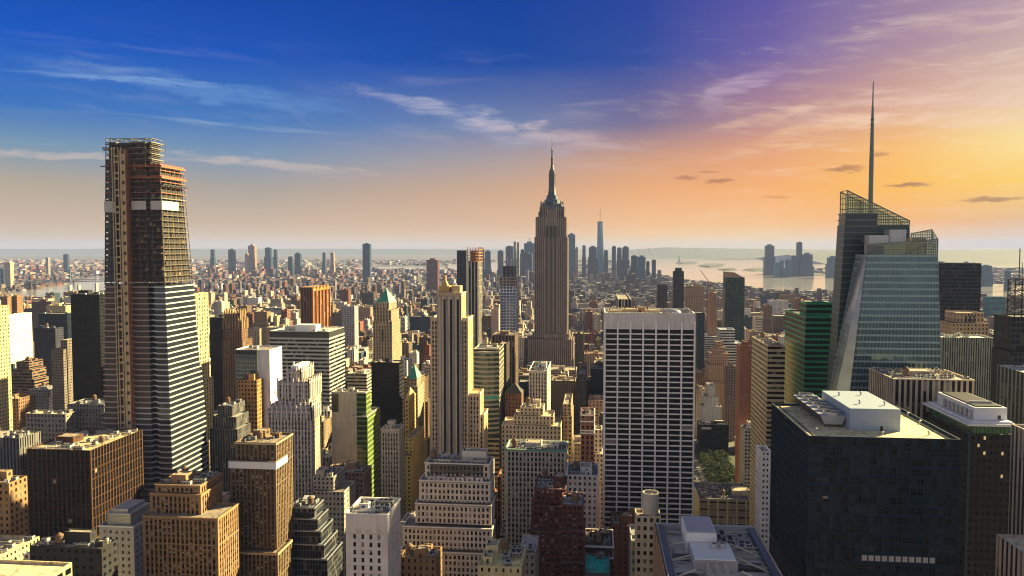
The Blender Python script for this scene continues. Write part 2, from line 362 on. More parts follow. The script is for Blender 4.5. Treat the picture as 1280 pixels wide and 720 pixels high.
def pane_mesh(w_, h_, kind):
    mb = MB(); G = {'dark': 0, 'blind': 0, 'half': 0, 'lit': 2, 'dim': 3, 'blue': 4, 'unit': 0}[kind]
    x, z = w_/2+.02, h_/2+.02
    mb.face([(-x,0,-z),(x,0,-z),(x,0,z),(-x,0,z)], G)
    if kind in ('blind', 'half'):
        zz = -z*.9 if kind == 'blind' else z*.05
        mb.face([(-x,-.04,zz),(x,-.04,zz),(x,-.04,z),(-x,-.04,z)], 1)
    f = .07
    if kind == 'unit': mb.box(-.38, .38, -.55, -.04, -z+.03, -z+.5, 6)
    mb.box(-x, x, -.10, -.05, -f/2, f/2, 5)
    if w_ > 1.6:
        k = max(1, int(w_/1.4))
        for i in range(1, k+1): 
            xx = -x+2*x*i/(k+1); mb.box(xx-f/2, xx+f/2, -.10, -.05, -z, z, 5)
    return mb
PANEM = lambda: [M['glass'], M['blind'], M['lit'], M['dim'], M['glass_blue'], M['frame'], M['galv']]
def add_windows(parent, wins, visible, mix=(.72,.12,.10,.0), nmax=100, kinds=None, name='window', r=None):
    """the openings that show largest become windows of their own, the rest one mesh of the same panes"""
    r = r or random.Random(len(wins)); order = sorted(wins, key=lambda w_: -visible(w_)); rest = MB()
    for i, (c, w_, h_, ang) in enumerate(order):
        kd = kinds(c, r) if kinds else None
        if kd is None:
            q = r.random(); kd = 'dark' if q < mix[0] else 'half' if q < mix[0]+mix[1] else 'blind' if q < mix[0]+mix[1]+mix[2] else 'lit' if q < sum(mix) else 'dark'; kd = 'unit' if kd == 'dark' and mix[0] < .9 and r.random() < .12 else kd
        if i < nmax and visible((c, w_, h_, ang)) > 0:
            W3, H3 = round(w_, 2), round(h_, 2)
            copy_part(('pane', W3, H3, kd), lambda: mesh_of(pane_mesh(W3, H3, kd), 'window', PANEM()), name, parent, c, ang)
        else:
            ca, sa_ = math.cos(ang), math.sin(ang); p = pane_mesh(w_, h_, kd); k = len(rest.v)
            rest.v.extend((c[0]+ca*x-sa_*y, c[1]+sa_*x+ca*y, c[2]+z) for x, y, z in p.v)
            rest.f.extend(tuple(q+k for q in f) for f in p.f); rest.mi += p.mi; rest.uv += p.uv; rest.wall += p.wall; rest.win += p.win
    o = rest.build(name, PANEM(), parent)
    if o: o['kind'] = 'stuff'
# rooftop equipment, each its own part
def tank_mesh():
    mb = MB(); mb.lathe(0, 0, [(0,2.2),(1.9,2.2),(1.9,5.6),(2.1,5.6),(0,7.2)], 14, 0)
    for a in range(4):
        q = math.pi/4+a*math.pi/2; mb.bar((1.5*math.cos(q),1.5*math.sin(q),0),(1.4*math.cos(q),1.4*math.sin(q),2.3), .16, 1)
    for z in (2.9, 3.9, 4.9): mb.lathe(0, 0, [(1.95,z),(1.95,z+.12)], 14, 1)
    mb.bar((1.5,1.5,0),(-1.5,-1.5,2.2), .08, 1); mb.bar((-1.5,1.5,0),(1.5,-1.5,2.2), .08, 1)
    return mesh_of(mb, 'water_tank', [M['wood'], M['black']])
def ac_mesh(v):
    mb = MB(); L = (3.2, 5.0, 7.5)[v]
    mb.box(-L/2, L/2, -1.3, 1.3, .4, 2.3, 0); mb.box(-L/2+.2, L/2-.2, -1.1, 1.1, 0, .4, 1)
    for i in range(v+1):
        pass
    for i in range(int(L)):
        mb.box(-L/2+.3+i, -L/2+.9+i, -1.36, -1.3, .8, 1.9, 1)
    return mesh_of(mb, 'cooling_unit', [M['galv'], M['black']])
def small_fan():
    mb = MB(); mb.lathe(0, 0, [(.95,0),(.95,.35),(.8,.35),(.8,.1),(0,.1)], 12, 0)
    for k in range(4):
        a = k*math.pi/2; c_, s_ = math.cos(a), math.sin(a); mb.face([(.1*c_,.1*s_,.2),(.75*c_-.2*s_,.75*s_+.2*c_,.15),(.75*c_+.2*s_,.75*s_-.2*c_,.3)], 0)
    return mesh_of(mb, 'fan', [M['black']])
def sub(key, maker, name, part_, loc):
    if key not in _mc: _mc[key] = maker()
    o = bpy.data.objects.new(name, _mc[key]); scene.collection.objects.link(o); o.parent = part_; o.location = loc; return o
def put_ac(root, x, y, z, v, rz=0.0):
    o = copy_part(('ac',v), lambda: ac_mesh(v), 'cooling_unit', root, (x, y, z), rz)
    for i in range(v+1): sub('sfan', small_fan, 'fan', o, ((i-v/2)*2.3, 0, 2.3))
    return o
def duct_mesh(v):
    mb = MB(); L = (6, 11)[v]
    mb.box(-L/2, L/2, -.45, .45, .5, 1.3, 0); mb.box(L/2-.9, L/2, -.45, .45, 1.3, 2.3, 0)
    for i in range(int(L/2)): mb.box(-L/2+i*2, -L/2+i*2+.15, -.5, .5, 0, 1.36, 1)
    return mesh_of(mb, 'duct', [M['galv'], M['steel']])
def vent_mesh():
    mb = MB(); mb.lathe(0, 0, [(.35,0),(.35,1.3),(.6,1.3),(.6,1.6),(0,1.9)], 10, 0); return mesh_of(mb, 'vent', [M['galv']])
def bulkhead(parent, x, y, z, sx, sy, sz, col, rcol=None):
    mb = MB(); x0, x1, y0, y1 = x-sx/2, x+sx/2, y-sy/2, y+sy/2
    st = style(col, (0,0,1)); box_tier(mb, mb, x0, x1, y0, y1, z, z+sz, dict(st, roof=rcol or (.3,.26,.2)), par=.35)
    mb.box(x1, x1+.05, y-sy*.2, y+sy*.2, z+sz*.45, z+sz*.8, 2)
    mb.box(x0+.6, x0+1.4, y-.5, y+.5, z+sz-.3, z+sz+.9, 2)
    o = mb.build('bulkhead', [STONE, ROOF, M['black']], parent)
    md = MB(); md.box(x-.5, x+.5, y0-.08, y0-.01, z, z+2.1, 0); d = md.build('door', [M['black']], None, parent.location); d.parent = o; d.location = (0,0,0)
    return o
def clutter(parent, x0, x1, y0, y1, z, r, n=6, col=(.35,.28,.2), tank=True, big=True):
    """bulkheads, tanks, cooling units and ducts on a roof, kept apart on a coarse grid"""
    taken = []
    def free(x, y, hw, hd):
        if x-hw < x0+1 or x+hw > x1-1 or y-hd < y0+1 or y+hd > y1-1: return False
        return all(abs(x-a) > hw+c+.3 or abs(y-b2) > hd+d+.3 for a, b2, c, d in taken)
    def put(hw, hd, f):
        for _ in range(25):
            x, y = r.uniform(x0+hw+1, max(x0+hw+1.1, x1-hw-1)), r.uniform(y0+hd+1, max(y0+hd+1.1, y1-hd-1))
            if free(x, y, hw, hd): taken.append((x, y, hw, hd)); f(x, y); return
    wx, wy = x1-x0, y1-y0
    if big and wx > 14 and wy > 12:
        sx, sy = min(14, wx*r.uniform(.25,.4)), min(12, wy*r.uniform(.3,.45)); put(sx/2, sy/2, lambda x, y: bulkhead(parent, x, y, z, sx, sy, r.uniform(3.5,6.5), col))
    if wx > 9 and wy > 9: put(2.4, 2.2, lambda x, y: bulkhead(parent, x, y, z, 4.4, 4.0, 3.0, col))
    if tank and wx > 9 and wy > 9: put(2.2, 2.2, lambda x, y: copy_part('tank', tank_mesh, 'water_tank', parent, (x, y, z)))
    for i in range(n):
        k = r.random()
        if k < .5:
            v = r.choice((0,0,1,2)); hw = (3.2,5.0,7.5)[v]/2; put(hw, 1.4, lambda x, y: put_ac(parent, x, y, z, v))
        elif k < .75:
            v = r.choice((0,1)); put((3,5.5)[v], .5, lambda x, y: copy_part(('duct',v), lambda: duct_mesh(v), 'duct', parent, (x, y, z)))
        else: put(.6, .6, lambda x, y: copy_part('vent', vent_mesh, 'vent', parent, (x, y, z)))
# ------------------------------------------------------------------ skyline bookkeeping
HEROES = []     # dicts: x0,x1,y0,y1 (plan), tops per tier, vb
cov_items = []  # (Y, [(pxa, pxb, yfun)])
def H(name, label, Y, tiers, st, vb=738, geo=None, fn=None, tank=True, n=4, big=True, d=None, group=None, cat='building'):
    """tiers from the top down: (px left, px right of the front, py of its roof, far px of the side wall or None, depth offset)"""
    T = []
    for t_ in tiers:
        xl, xr, yt = t_[:3]; xs = t_[3] if len(t_) > 3 else None; off = t_[4] if len(t_) > 4 else 0.0
        Yf = Y+off; X0, z = at(xl, yt, Yf); X1, z = at(xr, yt, Yf); z = at((xl+xr)/2, yt, Yf)[1]
        xf = xr if (xl+xr)/2 < VPX else xl
        dep = Yf*((xf-VPX)/(xs-VPX)-1) if xs is not None else (d or 30.0)
        if dep < 11 or d: dep = (d or 26.0)
        T.append([X0, X1, Yf, Yf+dep, z])
    h = dict(name=name, label=label, T=T, st=st, vb=vb, geo=geo, fn=fn, tank=tank, n=n, big=big, Y=Y, group=group, cat=cat)
    HEROES.append(h); return h
def box_sky(x0, x1, y0, y1, z):
    """list of (px, py) skyline samples of a box roof"""
    pts = [pix(x, y, z) for x, y in ((x0,y0),(x1,y0),(x1,y1),(x0,y1))]
    if any(p is None for p in pts): return None
    return pts
COV = np.full(1400, 800.0)      # lowest covered y per column, index = px+60
def roofline(x0, x1, y0, y1, z):
    """per column minimal y of a box"""
    p = box_sky(x0, x1, y0, y1, z)
    if p is None: return None
    a, b2 = min(q[0] for q in p), max(q[0] for q in p)
    i0, i1 = max(0, int(math.ceil(a+60))), min(1399, int(b2+60))
    if i1 < i0: return None
    xs = np.arange(i0, i1+1)-60.0; y = np.full(len(xs), 1e9)
    for k in range(4):
        (xa, ya), (xb, yb) = p[k], p[(k+1) % 4]
        if abs(xb-xa) < 1e-6: continue
        tt = (xs-xa)/(xb-xa); ok = (tt >= 0) & (tt <= 1); y = np.where(ok, np.minimum(y, ya+(yb-ya)*tt), y)
    return i0, i1, y
def visible_area(x0, x1, y0, y1, z):
    r_ = roofline(x0, x1, y0, y1, z)
    if r_ is None: return 0
    i0, i1, y = r_; return float(np.clip(np.minimum(COV[i0:i1+1], 720)-np.maximum(y, 0), 0, None)[max(0,60-i0):].sum())
def cover(x0, x1, y0, y1, z):
    r_ = roofline(x0, x1, y0, y1, z)
    if r_ is None: return
    i0, i1, y = r_; COV[i0:i1+1] = np.minimum(COV[i0:i1+1], y)
def vis_point(c, w_=2.0):
    p = pix(*c)
    if p is None or not (0 <= p[0] < 1280) or not (0 <= p[1] < 720): return 0
    if p[1] > COV[int(p[0]+60)]+1: return 0
    return w_*1000/max(c[1], 1)
# ------------------------------------------------------------------ palettes (base colours)
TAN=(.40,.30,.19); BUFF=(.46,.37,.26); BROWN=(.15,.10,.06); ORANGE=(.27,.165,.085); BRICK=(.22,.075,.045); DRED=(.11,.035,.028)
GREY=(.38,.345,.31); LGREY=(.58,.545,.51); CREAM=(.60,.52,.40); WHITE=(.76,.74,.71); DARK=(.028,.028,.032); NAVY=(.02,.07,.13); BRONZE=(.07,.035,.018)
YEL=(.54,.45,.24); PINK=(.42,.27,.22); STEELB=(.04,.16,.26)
G='geo'
def S(*a, **k): return style(*a, **k)
# ---------------------------------- foreground, bottom of the picture
H('apartment_tower','orange brown tower with stepped crown, just left of the brown tower with the white cornice',420,
  [(194,250,606,261),(187,251,617,259,-1.5),(178,272,646,281,-9)],S(ORANGE,(.54,.58,.45),2.6,3.5,marg=1.2,blank=1.5),geo=G,n=6)
H('brick_tower','tall dark brown brick tower topped by a white cornice band, in the lower left quarter',450,
  [(294,345,553,353,3),(287,344.5,576,359,0),(283,347,690,366,-5)],S(BROWN,(.54,.56,.5),2.5,3.4,marg=1.0,blank=1.2),geo=G,n=3,fn='cornice')
H('office_block','broad dark bronze office block with a cluttered sunlit roof in front of the unfinished tower',520,
  [(33,113,562,183)],S((.075,.035,.018),(.74,.86,.5),3.6,7.0,roof=(.45,.36,.22),marg=.8),geo=G,n=16,vb=665)
H('office_building','small pale grey building with a louvred box on its roof, at the bottom left',460,
  [(124,167,657,174)],S((.42,.41,.42),(.34,.5,1),4.2,4.2,marg=1.5,blank=2),geo=G,n=2,fn='louvrebox',big=False)
H('loft_building','brown building end wall at the left edge with its right side lit yellow',426,[(-45,11,603,36)],S(ORANGE,(.4,.5,1),3.4,3.8),vb=650,n=3)
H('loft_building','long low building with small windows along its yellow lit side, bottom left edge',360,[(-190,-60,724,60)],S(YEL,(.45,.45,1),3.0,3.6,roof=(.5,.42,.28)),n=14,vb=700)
H('office_building','low black fronted building with fat vents and a boxy bulkhead, bottom left',372,[(37,127,684,148)],S((.03,.03,.035),(.5,.4,1),4,4,roof=(.36,.30,.22)),n=9,vb=720)
H('warehouse','flat tan roof with a dark parapet in the very bottom left corner',255,[(-250,-28,768,101)],S(YEL,(.7,.4,1),5,6,roof=(.52,.42,.28)),n=0,tank=False,big=False)
H('stepped_office','dark blue grey glass ziggurat right of the brown tower with the white cornice',481,
  [(361,393,634,405),(361,397,648,411,-2),(361,401,663,417,-4),(361,405,680,423,-6),(361,409,698,429,-8)],S((.10,.11,.14),(.84,.86,1),1.9,3.8,roof=(.20,.21,.24)),n=2,fn='boxy',big=False)
H('office_building','grey stepped masonry building behind the blue grey ziggurat office',530,[(391,417,596,420),(391,430,614,433,-3)],S(GREY,(.45,.5,1),2.8,3.6),vb=660,n=3)
H('apartment_building','small white walled building squeezed behind the blue grey ziggurat office, left end',606,[(350,366,609,372)],S(WHITE,(.0,.0,1)),vb=635,n=1)
H('office_tower','cream stone block with a blank top band and bright white side wall, bottom centre left',348,
  [(432,484.5,642,501)],S((.68,.60,.53),(.34,.60,1),3.5,3.6,marg=2.2,blank=9,roof=(.30,.24,.19)),geo=G,n=5,fn='blankband',tank=False,big=False)
H('loft_building','low sunlit roof with a brown bulkhead at the bottom edge, under the cream stone block',370,[(446,494,712,498)],S(TAN,(.3,.5,1),roof=(.42,.34,.24)),n=4)
H('loft_building','sunlit low orange block at the bottom edge, under the grey setback tower\'s left foot',380,[(500,545,697,553)],S(ORANGE,(.3,.5,1),roof=(.40,.32,.22)),n=7)
H('loft_building','yellow roofed low building at the bottom edge left of the dark red block',345,[(598,652,708,648)],S(YEL,(.3,.5,1),roof=(.62,.50,.24)),n=4)
H('loft_building','grey roofed low building right beside the yellow roofed one at the bottom edge',385,[(648,669,692,668)],S(GREY,(.4,.5,1),roof=(.34,.31,.30)),n=3)
H('setback_tower','broad grey beige setback tower with a louvred machine floor, bottom centre',430,
  [(531,612,579,617,6),(524,613,601,618,3),(519,614,630,619,0),(503,615,659,619.5,-4),(500,616,690,620.5,-8)],S((.54,.47,.40),(.50,.66,1),2.35,3.35,marg=.8,blank=1.2,roof=(.20,.17,.15)),geo=G,n=10,fn='louvretop')
H('office_block','grey stone block with a green copper cornice line, behind the dark red brick building',530,
  [(632,708,562,706)],S((.50,.45,.37),(.56,.62,.6),2.5,3.5,marg=1.2,blank=1.6,roof=(.14,.13,.13)),geo=G,n=14,fn='greencornice',vb=700)
H('office_building','light stone building with a cluttered roof, right of the block with the green cornice',505,[(708,748,594,790)],S(LGREY,(.40,.55,1),2.9,3.8,roof=(.13,.14,.17)),n=11,geo=G,vb=655,d=30)
H('office_building','dark red brick stepped block, left half, with a round vent on the roof',455,[(668,707,611,706,0),(665,707,632,706,-3),(662,707,664,706,-6)],S(DRED,(.5,.5,1),2.8,3.7,roof=(.19,.16,.16)),geo=G,n=6,d=26)
H('office_building','dark red brick wing with white edged terraces, front right of the dark red block',430,[(702,729,631,727,0),(701,731,664,729,-3),(701,731,703,729,-6)],S(DRED,(.5,.5,1),2.8,3.7,roof=(.30,.30,.33)),geo=G,n=4,d=22,big=False)
H('loft_building','low dark building with roof tanks and pale cornice, right of the dark red wing',440,[(731,766,682,765)],S((.07,.03,.03),(.3,.3,1),roof=(.10,.10,.11)),n=8,fn='palecornice')
H('shop_building','low building with a bright teal roof at the bottom edge',400,[(731,763,716,762)],S((.1,.1,.1),(.0,.0,1),roof=(.02,.30,.27)),n=1,tank=False,big=False)
H('loft_building','brown flat roofed building in front of the left foot of the white grid tower',490,[(764,800,657,799)],S((.13,.06,.04),(.3,.4,1),roof=(.16,.075,.045)),n=3,vb=680)
H('office_building','grey building with louvred stripes at the bottom, carrying the round metal drum',359,[(789,812,676,790)],S((.33,.31,.28),(.55,.5,.6),3.2,3.9,roof=(.2,.2,.2)),n=2,big=False,tank=False,d=22)
# ---------------------------------- right foreground
H('office_tower','very large black glass tower whose sunlit roof carries a white box and fans',330,
  [(1011,1201.5,547,965)],S((.010,.025,.042),(.80,.58,.8),2.65,3.95,roof=(.58,.50,.30),marg=.4),geo=G,n=0,tank=False,big=False,fn='blackroof')
H('office_tower','dark brown tower with a white roof slab over a green glass top floor',425,
  [(1211,1267,543,1157)],S((.03,.024,.022),(.42,.45,1),2.9,3.9,roof=(.5,.5,.5),marg=.6),geo=G,n=0,tank=False,big=False,fn='whitecap')
H('office_building','beige office block ribbed with closely set stone fins, in front of the spired glass tower',485,
  [(1117,1218,474,1087)],S((.40,.33,.26),(.58,.82,.15),3.15,15,roof=(.30,.27,.22),marg=.5),geo=G,n=16,vb=515)
H('office_tower','striped stone tower cut by the right edge, right of the white capped dark tower',300,[(1312,1380,551,1266)],S((.34,.29,.25),(.50,.95,.2),3.0,12),n=0,big=False,tank=False)
H('office_building','low stone wing with a lit roof edge in the bottom right corner',268,[(1286,1330,697,1247)],S((.34,.28,.24),(.45,.95,.2),3.0,12,roof=(.5,.45,.3)),n=2,big=False,tank=False)
H('office_building','grey green office grid of tall window bays cut by the right edge',540,[(1302,1400,473,1249)],S((.34,.36,.33),(.66,.86,.3),5.0,11,roof=(.4,.4,.4)),n=3,vb=530)
H('hotel_tower','narrow white tower slab standing against the left side of the very large black tower',480,[(951,964,564,945)],S((.72,.71,.68),(.46,.45,1),2.9,3.3,marg=.8),geo=G,n=1,big=False,tank=False,vb=680)
H('library_building','low pale building with a dark cluttered roof in front of the dark park',745,[(874,945,624,868)],S((.40,.36,.30),(.8,.22,.6),9,7,roof=(.09,.09,.11)),n=26,vb=655,d=54)
# ---------------------------------- left middle distance
H('office_building','old stone building with a sunlit flat roof behind the bronze office block',680,[(32,82,517,97)],S((.26,.23,.20),(.45,.55,1),3.4,4.4,roof=(.62,.50,.26)),geo=G,n=3,vb=560,big=False,tank=False)
H('office_building','dark grey building with vertical stripes at the left edge beside the bronze office block',620,[(-30,24,547,33)],S((.17,.165,.17),(.5,.85,.3),3,9),vb=600,n=5)
H('apartment_building','brown building with a lit yellow corner low at the left edge',770,[(3,23,498,33)],S((.22,.13,.08),(.45,.5,1),3,3.6,roof=(.5,.4,.2)),vb=532,n=2)
H('station_hotel','dark grey stone building with a mansard roof below the black slab at the left',700,[(84,130,505,131),(82,131,516,132,-3)],S((.18,.175,.175),(.45,.6,1),3.2,4.2,roof=(.10,.10,.12)),vb=545,n=2,big=False)
H('office_building','grey narrow block beside a cream terraced one near the left edge',886,[(36,60,487,62)],S((.20,.19,.20),(.45,.5,1)),vb=520,n=1)
H('office_building','cream terraced block with a pale roof near the left edge',886,[(61,78,487,83,2),(61,80,497,86,-2)],S(CREAM,(.4,.5,1),roof=(.6,.55,.42)),vb=515,n=2)
H('terraced_building','brown building wrapped in rounded terraces near the left edge',920,[(20,36,452,40,6),(15,40,462,45,3),(13,43,474,48,0)],S((.20,.13,.09),(1,.5,1),3,3.8),vb=498,n=1)
H('apartment_tower','slim grey gridded tower with a ribbed cream side, left of the black slab',850,[(76,84,425,90,6),(64,79,437,91)],S((.20,.17,.15),(.55,.5,1),2.4,3.2),vb=500,n=1,big=False)
H('apartment_tower','dark blue striped slab tower near the left edge with a lit tan side',1010,[(42,69,410,80)],S((.045,.05,.075),(.6,.5,1),2.6,3.2),vb=455,n=1)
H('office_building','wide blue glass building beyond the dark striped slab at the left',1330,[(48,84,392,86)],S((.02,.06,.11),(.9,.9,1),4,4),vb=410,n=1,big=False)
H('hospital_building','long tan building behind the blue glass one at the left',1480,[(58,82,382,90)],S(YEL,(.5,.5,1)),vb=392,n=1)
H('hospital_building','dark brown stepped building by the river at the left',1620,[(40,64,377,72),(30,60,386,66,-5)],S((.11,.08,.08),(.5,.5,1)),vb=392,n=1)
H('apartment_tower','leftmost of the twin brown riverside towers at the left edge',1720,[(1,9,371,19)],S((.26,.14,.07),(.4,.5,1)),vb=392,n=0)
H('apartment_tower','second brown riverside tower from the left edge',1740,[(17,21,369,29)],S((.26,.14,.07),(.4,.5,1)),vb=392,n=0)
H('office_tower','bright white broad slab with scattered small windows near the left edge',1100,[(2,9,394,42)],S((.80,.77,.68),(.35,.4,1),4,3.6),vb=447,n=1)
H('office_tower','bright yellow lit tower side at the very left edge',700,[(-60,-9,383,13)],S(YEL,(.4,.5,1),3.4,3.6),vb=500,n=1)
H('office_tower','tall plain black slab tower left of the unfinished tower',830,[(88,124,368,131)],S((.012,.013,.016),(.85,.6,.7),2.6,3.8,roof=(.03,.03,.03)),vb=500,n=2,tank=False)
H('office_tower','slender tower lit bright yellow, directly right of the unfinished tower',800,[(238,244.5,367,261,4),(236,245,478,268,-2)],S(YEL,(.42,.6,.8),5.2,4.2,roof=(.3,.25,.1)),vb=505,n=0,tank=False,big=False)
H('office_tower','flat topped black slab between the yellow lit tower and the brown crowned tower',980,[(262,283,397,285)],S((.02,.018,.018),(.7,.5,.7),2.6,3.7),vb=490,n=1,tank=False)
H('art_deco_tower','brown brick tower with a pinnacled crown and lit right flank, left of the bronze slab',910,[(281,300,392,307,5),(279,302,403,310,2),(278,303,425,316,0)],S((.19,.11,.07),(.4,.6,.6),3.0,3.6),vb=500,n=0,fn='spikes',tank=False,big=False)
H('office_building','grey stepped building with pale fins, right of the unfinished tower\'s base',666,[(272,290,507,293,6),(266,295,521,298,3),(262,297,536,300,0)],S((.16,.155,.16),(.6,.75,.25),2.4,6,roof=(.32,.31,.31)),vb=600,n=1,big=False)
H('glass_office','tower with slate glass front and plain white side wall, right of the brown crowned tower',720,[(294,337,437,353)],S((.62,.64,.68),(.0,.0,1)),vb=592,n=1,fn='glassfront',tank=False,big=False)
H('office_building','orange gold lit building in front of the blue glass fronted tower',705,[(297,321,475,322)],S((.42,.22,.08),(.55,.55,1),3,3.8),vb=590,n=1)
H('gothic_tower','grey neo gothic tower with scalloped crown tiers, left of the blank grey wall',560,
  [(359,376,463,379,9),(347,386,477,391,5),(338,388,506,397,1),(334,389,512,400,-2)],S((.50,.44,.38),(.50,.66,.5),2.5,3.5,marg=.7,blank=1.6,roof=(.30,.26,.22)),geo=G,n=2,vb=615,big=False,tank=False,fn='scallops')
H('office_slab','wide dark and white banded office slab behind the grey neo gothic tower',860,
  [(337,411,414,431)],S((.34,.35,.36),(1,.62,1),3,4.4,roof=(.62,.56,.42)),vb=505,n=7,fn='bandtop',tank=False)
H('apartment_tower','bronze brown tower with tall pointed vertical fins and an orange lit side, centre left',1500,[(376,390,359,412)],S((.26,.10,.03),(.55,1,.08),5.5,9),vb=408,n=0,tank=False,big=False,fn='fins')
H('office_tower','grey gridded tower right of the bronze finned tower, with a white lower neighbour',1500,[(427,443,383,448)],S((.33,.34,.37),(.5,.6,1),3,3.6),vb=425,n=1)
H('art_deco_tower','stone tower with a green copper pyramid roof standing behind the black box',850,[(470,486,379,496,4),(467,489,388,499,2),(466,490,402,500.5,0)],S((.33,.26,.18),(.36,.6,.6),3.2,3.8),vb=455,n=0,fn='pyramid',tank=False,big=False)
H('office_tower','plain black box tower with a ribbed side below the tower with the green pyramid',700,[(464,499,453,504.5)],S((.012,.012,.014),(.9,.7,1),2.5,3.8,roof=(.5,.45,.34)),vb=525,n=2,tank=False,big=False)
H('office_building','building with a blank grey tiled front wall and a green glass right side, centre left',610,[(414,457,490,463,0),(440,458.5,520,475,-3)],S((.36,.33,.30),(.0,.0,1),3,4,roof=(.30,.28,.24)),vb=600,n=2,fn='greenside',tank=False,big=False)
H('office_building','brown building with a dark flat roof and grey cornice, below the blank grey wall',565,[(405,455,590,465)],S((.23,.15,.11),(.42,.6,1),3,4,roof=(.05,.045,.045)),vb=640,n=7,geo=G,tank=False)
H('office_tower','slender tan gridded tower with a pale lit side, right of the green glass wall',580,[(476,499,536,505.5)],S((.52,.43,.32),(.52,.64,.6),2.1,3.5,marg=.8,blank=3,roof=(.32,.28,.22)),geo=G,vb=622,n=2)
H('art_deco_tower','tower with a small teal pyramid roof between the black box and the tall tan tower',760,[(509,521,473,527,4),(507,522,483,530,1)],S((.32,.27,.20),(.4,.5,1),3,3.8),vb=560,n=0,fn='tealpyramid',tank=False,big=False)
H('art_deco_tower','narrow yellow lit tower with a sharp gabled top in front of the teal pyramid roof',690,[(506,511,500,520)],S((.48,.33,.12),(.4,.5,1),3,3.8),vb=560,n=0,fn='gable',tank=False,big=False)
H('apartment_building','yellow lit stepped buildings foot left of the tall tan tower',655,[(506,516,548,531,5),(503,514,570,535,-1)],S((.46,.36,.16),(.4,.5,1)),vb=620,n=1)
H('art_deco_tower','tall tan tower with three dark vertical stripes and stepped right shoulder, left of centre',600,
  [(546,577,366,582.5,0),(538,585,397,591.5,3),(537.5,600,491,604.5,6),(537,605,517,610,9)],S((.62,.47,.31),(.54,.62,.7),2.35,3.6,marg=.8,blank=2.5,roof=(.42,.33,.20)),geo=G,n=2,vb=600,fn='fifth',tank=False,big=False)
H('glass_office','curved building of teal glass bands right of the tall tan tower',700,[(592,624,436,630)],S((.30,.28,.22),(1,.5,1),3,4.2,roof=(.32,.30,.24)),vb=520,n=2,fn='curved',tank=False,big=False)
H('office_tower','dark narrow slab right of the curved teal glass building',745,[(624,633,430,637)],S((.05,.035,.03),(.6,.5,.6)),vb=490,n=0,tank=False,big=False)
H('apartment_tower','brown vertically striped tower in front of the slim blue gridded tower',900,[(615,643.5,419,648)],S((.15,.10,.075),(.5,.8,.3),4,7),vb=480,n=1,tank=False)
H('glass_tower','slim pale blue gridded tower with a dark top, left of the tallest stone tower',1250,[(629,644,333,645,8),(625,645,347,648,4),(625,645,358,648.5,0)],S((.50,.55,.66),(.7,.62,1),5.5,4.6,roof=(.3,.2,.12)),vb=418,n=0,fn='bluegrid',tank=False,big=False)
H('apartment_building','pinkish cream windowless slab against the left of the pale blue gridded tower',1150,[(614,623.5,386,625)],S((.50,.38,.32),(.0,.0,1)),vb=418,n=0,big=False,tank=False)
H('residential_tower','slim ribbed tower with an orange scaffolded top, right of the tall tan tower',1100,[(584.5,598,327,603)],S((.22,.20,.19),(.6,1,.5),6,9),vb=435,n=0,fn='orangetop',tank=False,big=False)
H('office_tower','dark navy tower behind the orange topped slim tower',1800,[(571,583,313,585)],S((.03,.055,.09),(.8,.7,1)),vb=345,n=0,tank=False,big=False)
H('office_building','pale gridded tower block with a dark roof below the tallest stone tower',750,[(661,684,463,688.5)],S((.60,.58,.53),(.5,.55,.45),2.9,3.7,marg=.6,blank=2.2,roof=(.07,.06,.06)),geo=G,vb=515,n=5,tank=False)
H('hotel_building','brown brick building with a dark pointed roof left of the pale gridded block',715,[(631,652,492,653)],S((.19,.10,.07),(.4,.5,1)),vb=515,n=0,fn='darkhip',tank=False,big=False)
H('office_building','beige setback complex with a blank lit wall, behind the block with the green cornice',625,[(650,679,510,681,4),(642,692,520,694,1),(627,701,532,703,-2)],S((.50,.42,.32),(.40,.56,1),2.9,3.6,roof=(.4,.34,.25)),vb=560,n=4)
H('apartment_building','tan building with a steep gabled roofline left of the red and white ornate block',650,[(704,714,505,716),(700,715,520,717,-3)],S((.34,.26,.18),(.45,.5,1)),vb=555,n=1)
H('ornate_building','narrow red brick building banded in white stone, left of the white grid tower',610,[(726,743,518,742.5)],S((.26,.12,.09),(.45,.6,1),3,4,roof=(.10,.10,.11)),vb=575,n=2,fn='whitebands',tank=False)
H('office_building','dark slab in the shade left of the white grid tower',880,[(721,733,468,734)],S((.05,.05,.06),(.5,.5,1)),vb=515,n=1)
# ---------------------------------- right middle distance
H('office_tower','dark boxed tower with pale vertical fins peeking over the white grid tower',900,[(773,789,374,770)],S((.5,.5,.5),(.8,1,.02),3.4,14),vb=392,n=0,big=False,tank=False)
H('apartment_tower','dark slab tower right of centre, seen above the white grid tower',1700,[(842,855,339,841)],S((.035,.04,.055),(.7,.6,1)),vb=388,n=0,fn='pitchtop',big=False,tank=False)
H('apartment_tower','brown black tower left of the dark slab above the white grid tower',1900,[(822,834,356,821)],S((.06,.045,.05),(.6,.6,1)),vb=388,n=0,big=False,tank=False)
H('apartment_building','tan block right of the dark slab above the white grid tower',1600,[(857,880,358,856)],S((.30,.22,.16),(.5,.5,1)),vb=392,n=2)
H('residential_tower','dark green glass tower with a slanted top right of the white grid tower',1400,[(907,931,347,906)],S((.05,.10,.10),(.72,.7,1),3.6,3.6),vb=425,n=0,fn='slant',big=False,tank=False)
H('glass_office','low teal glass block left of the dark green glass tower',1300,[(871,881,391,870)],S((.04,.12,.15),(.85,.8,1)),vb=428,n=0,big=False,tank=False)
H('glass_office','white and glass banded office in front of the dark green glass tower',1260,[(900,919,412,896),(900,927,429,895,-4)],S((.52,.56,.55),(1,.5,1),3,4.2,roof=(.3,.33,.38)),vb=470,n=1,big=False,tank=False)
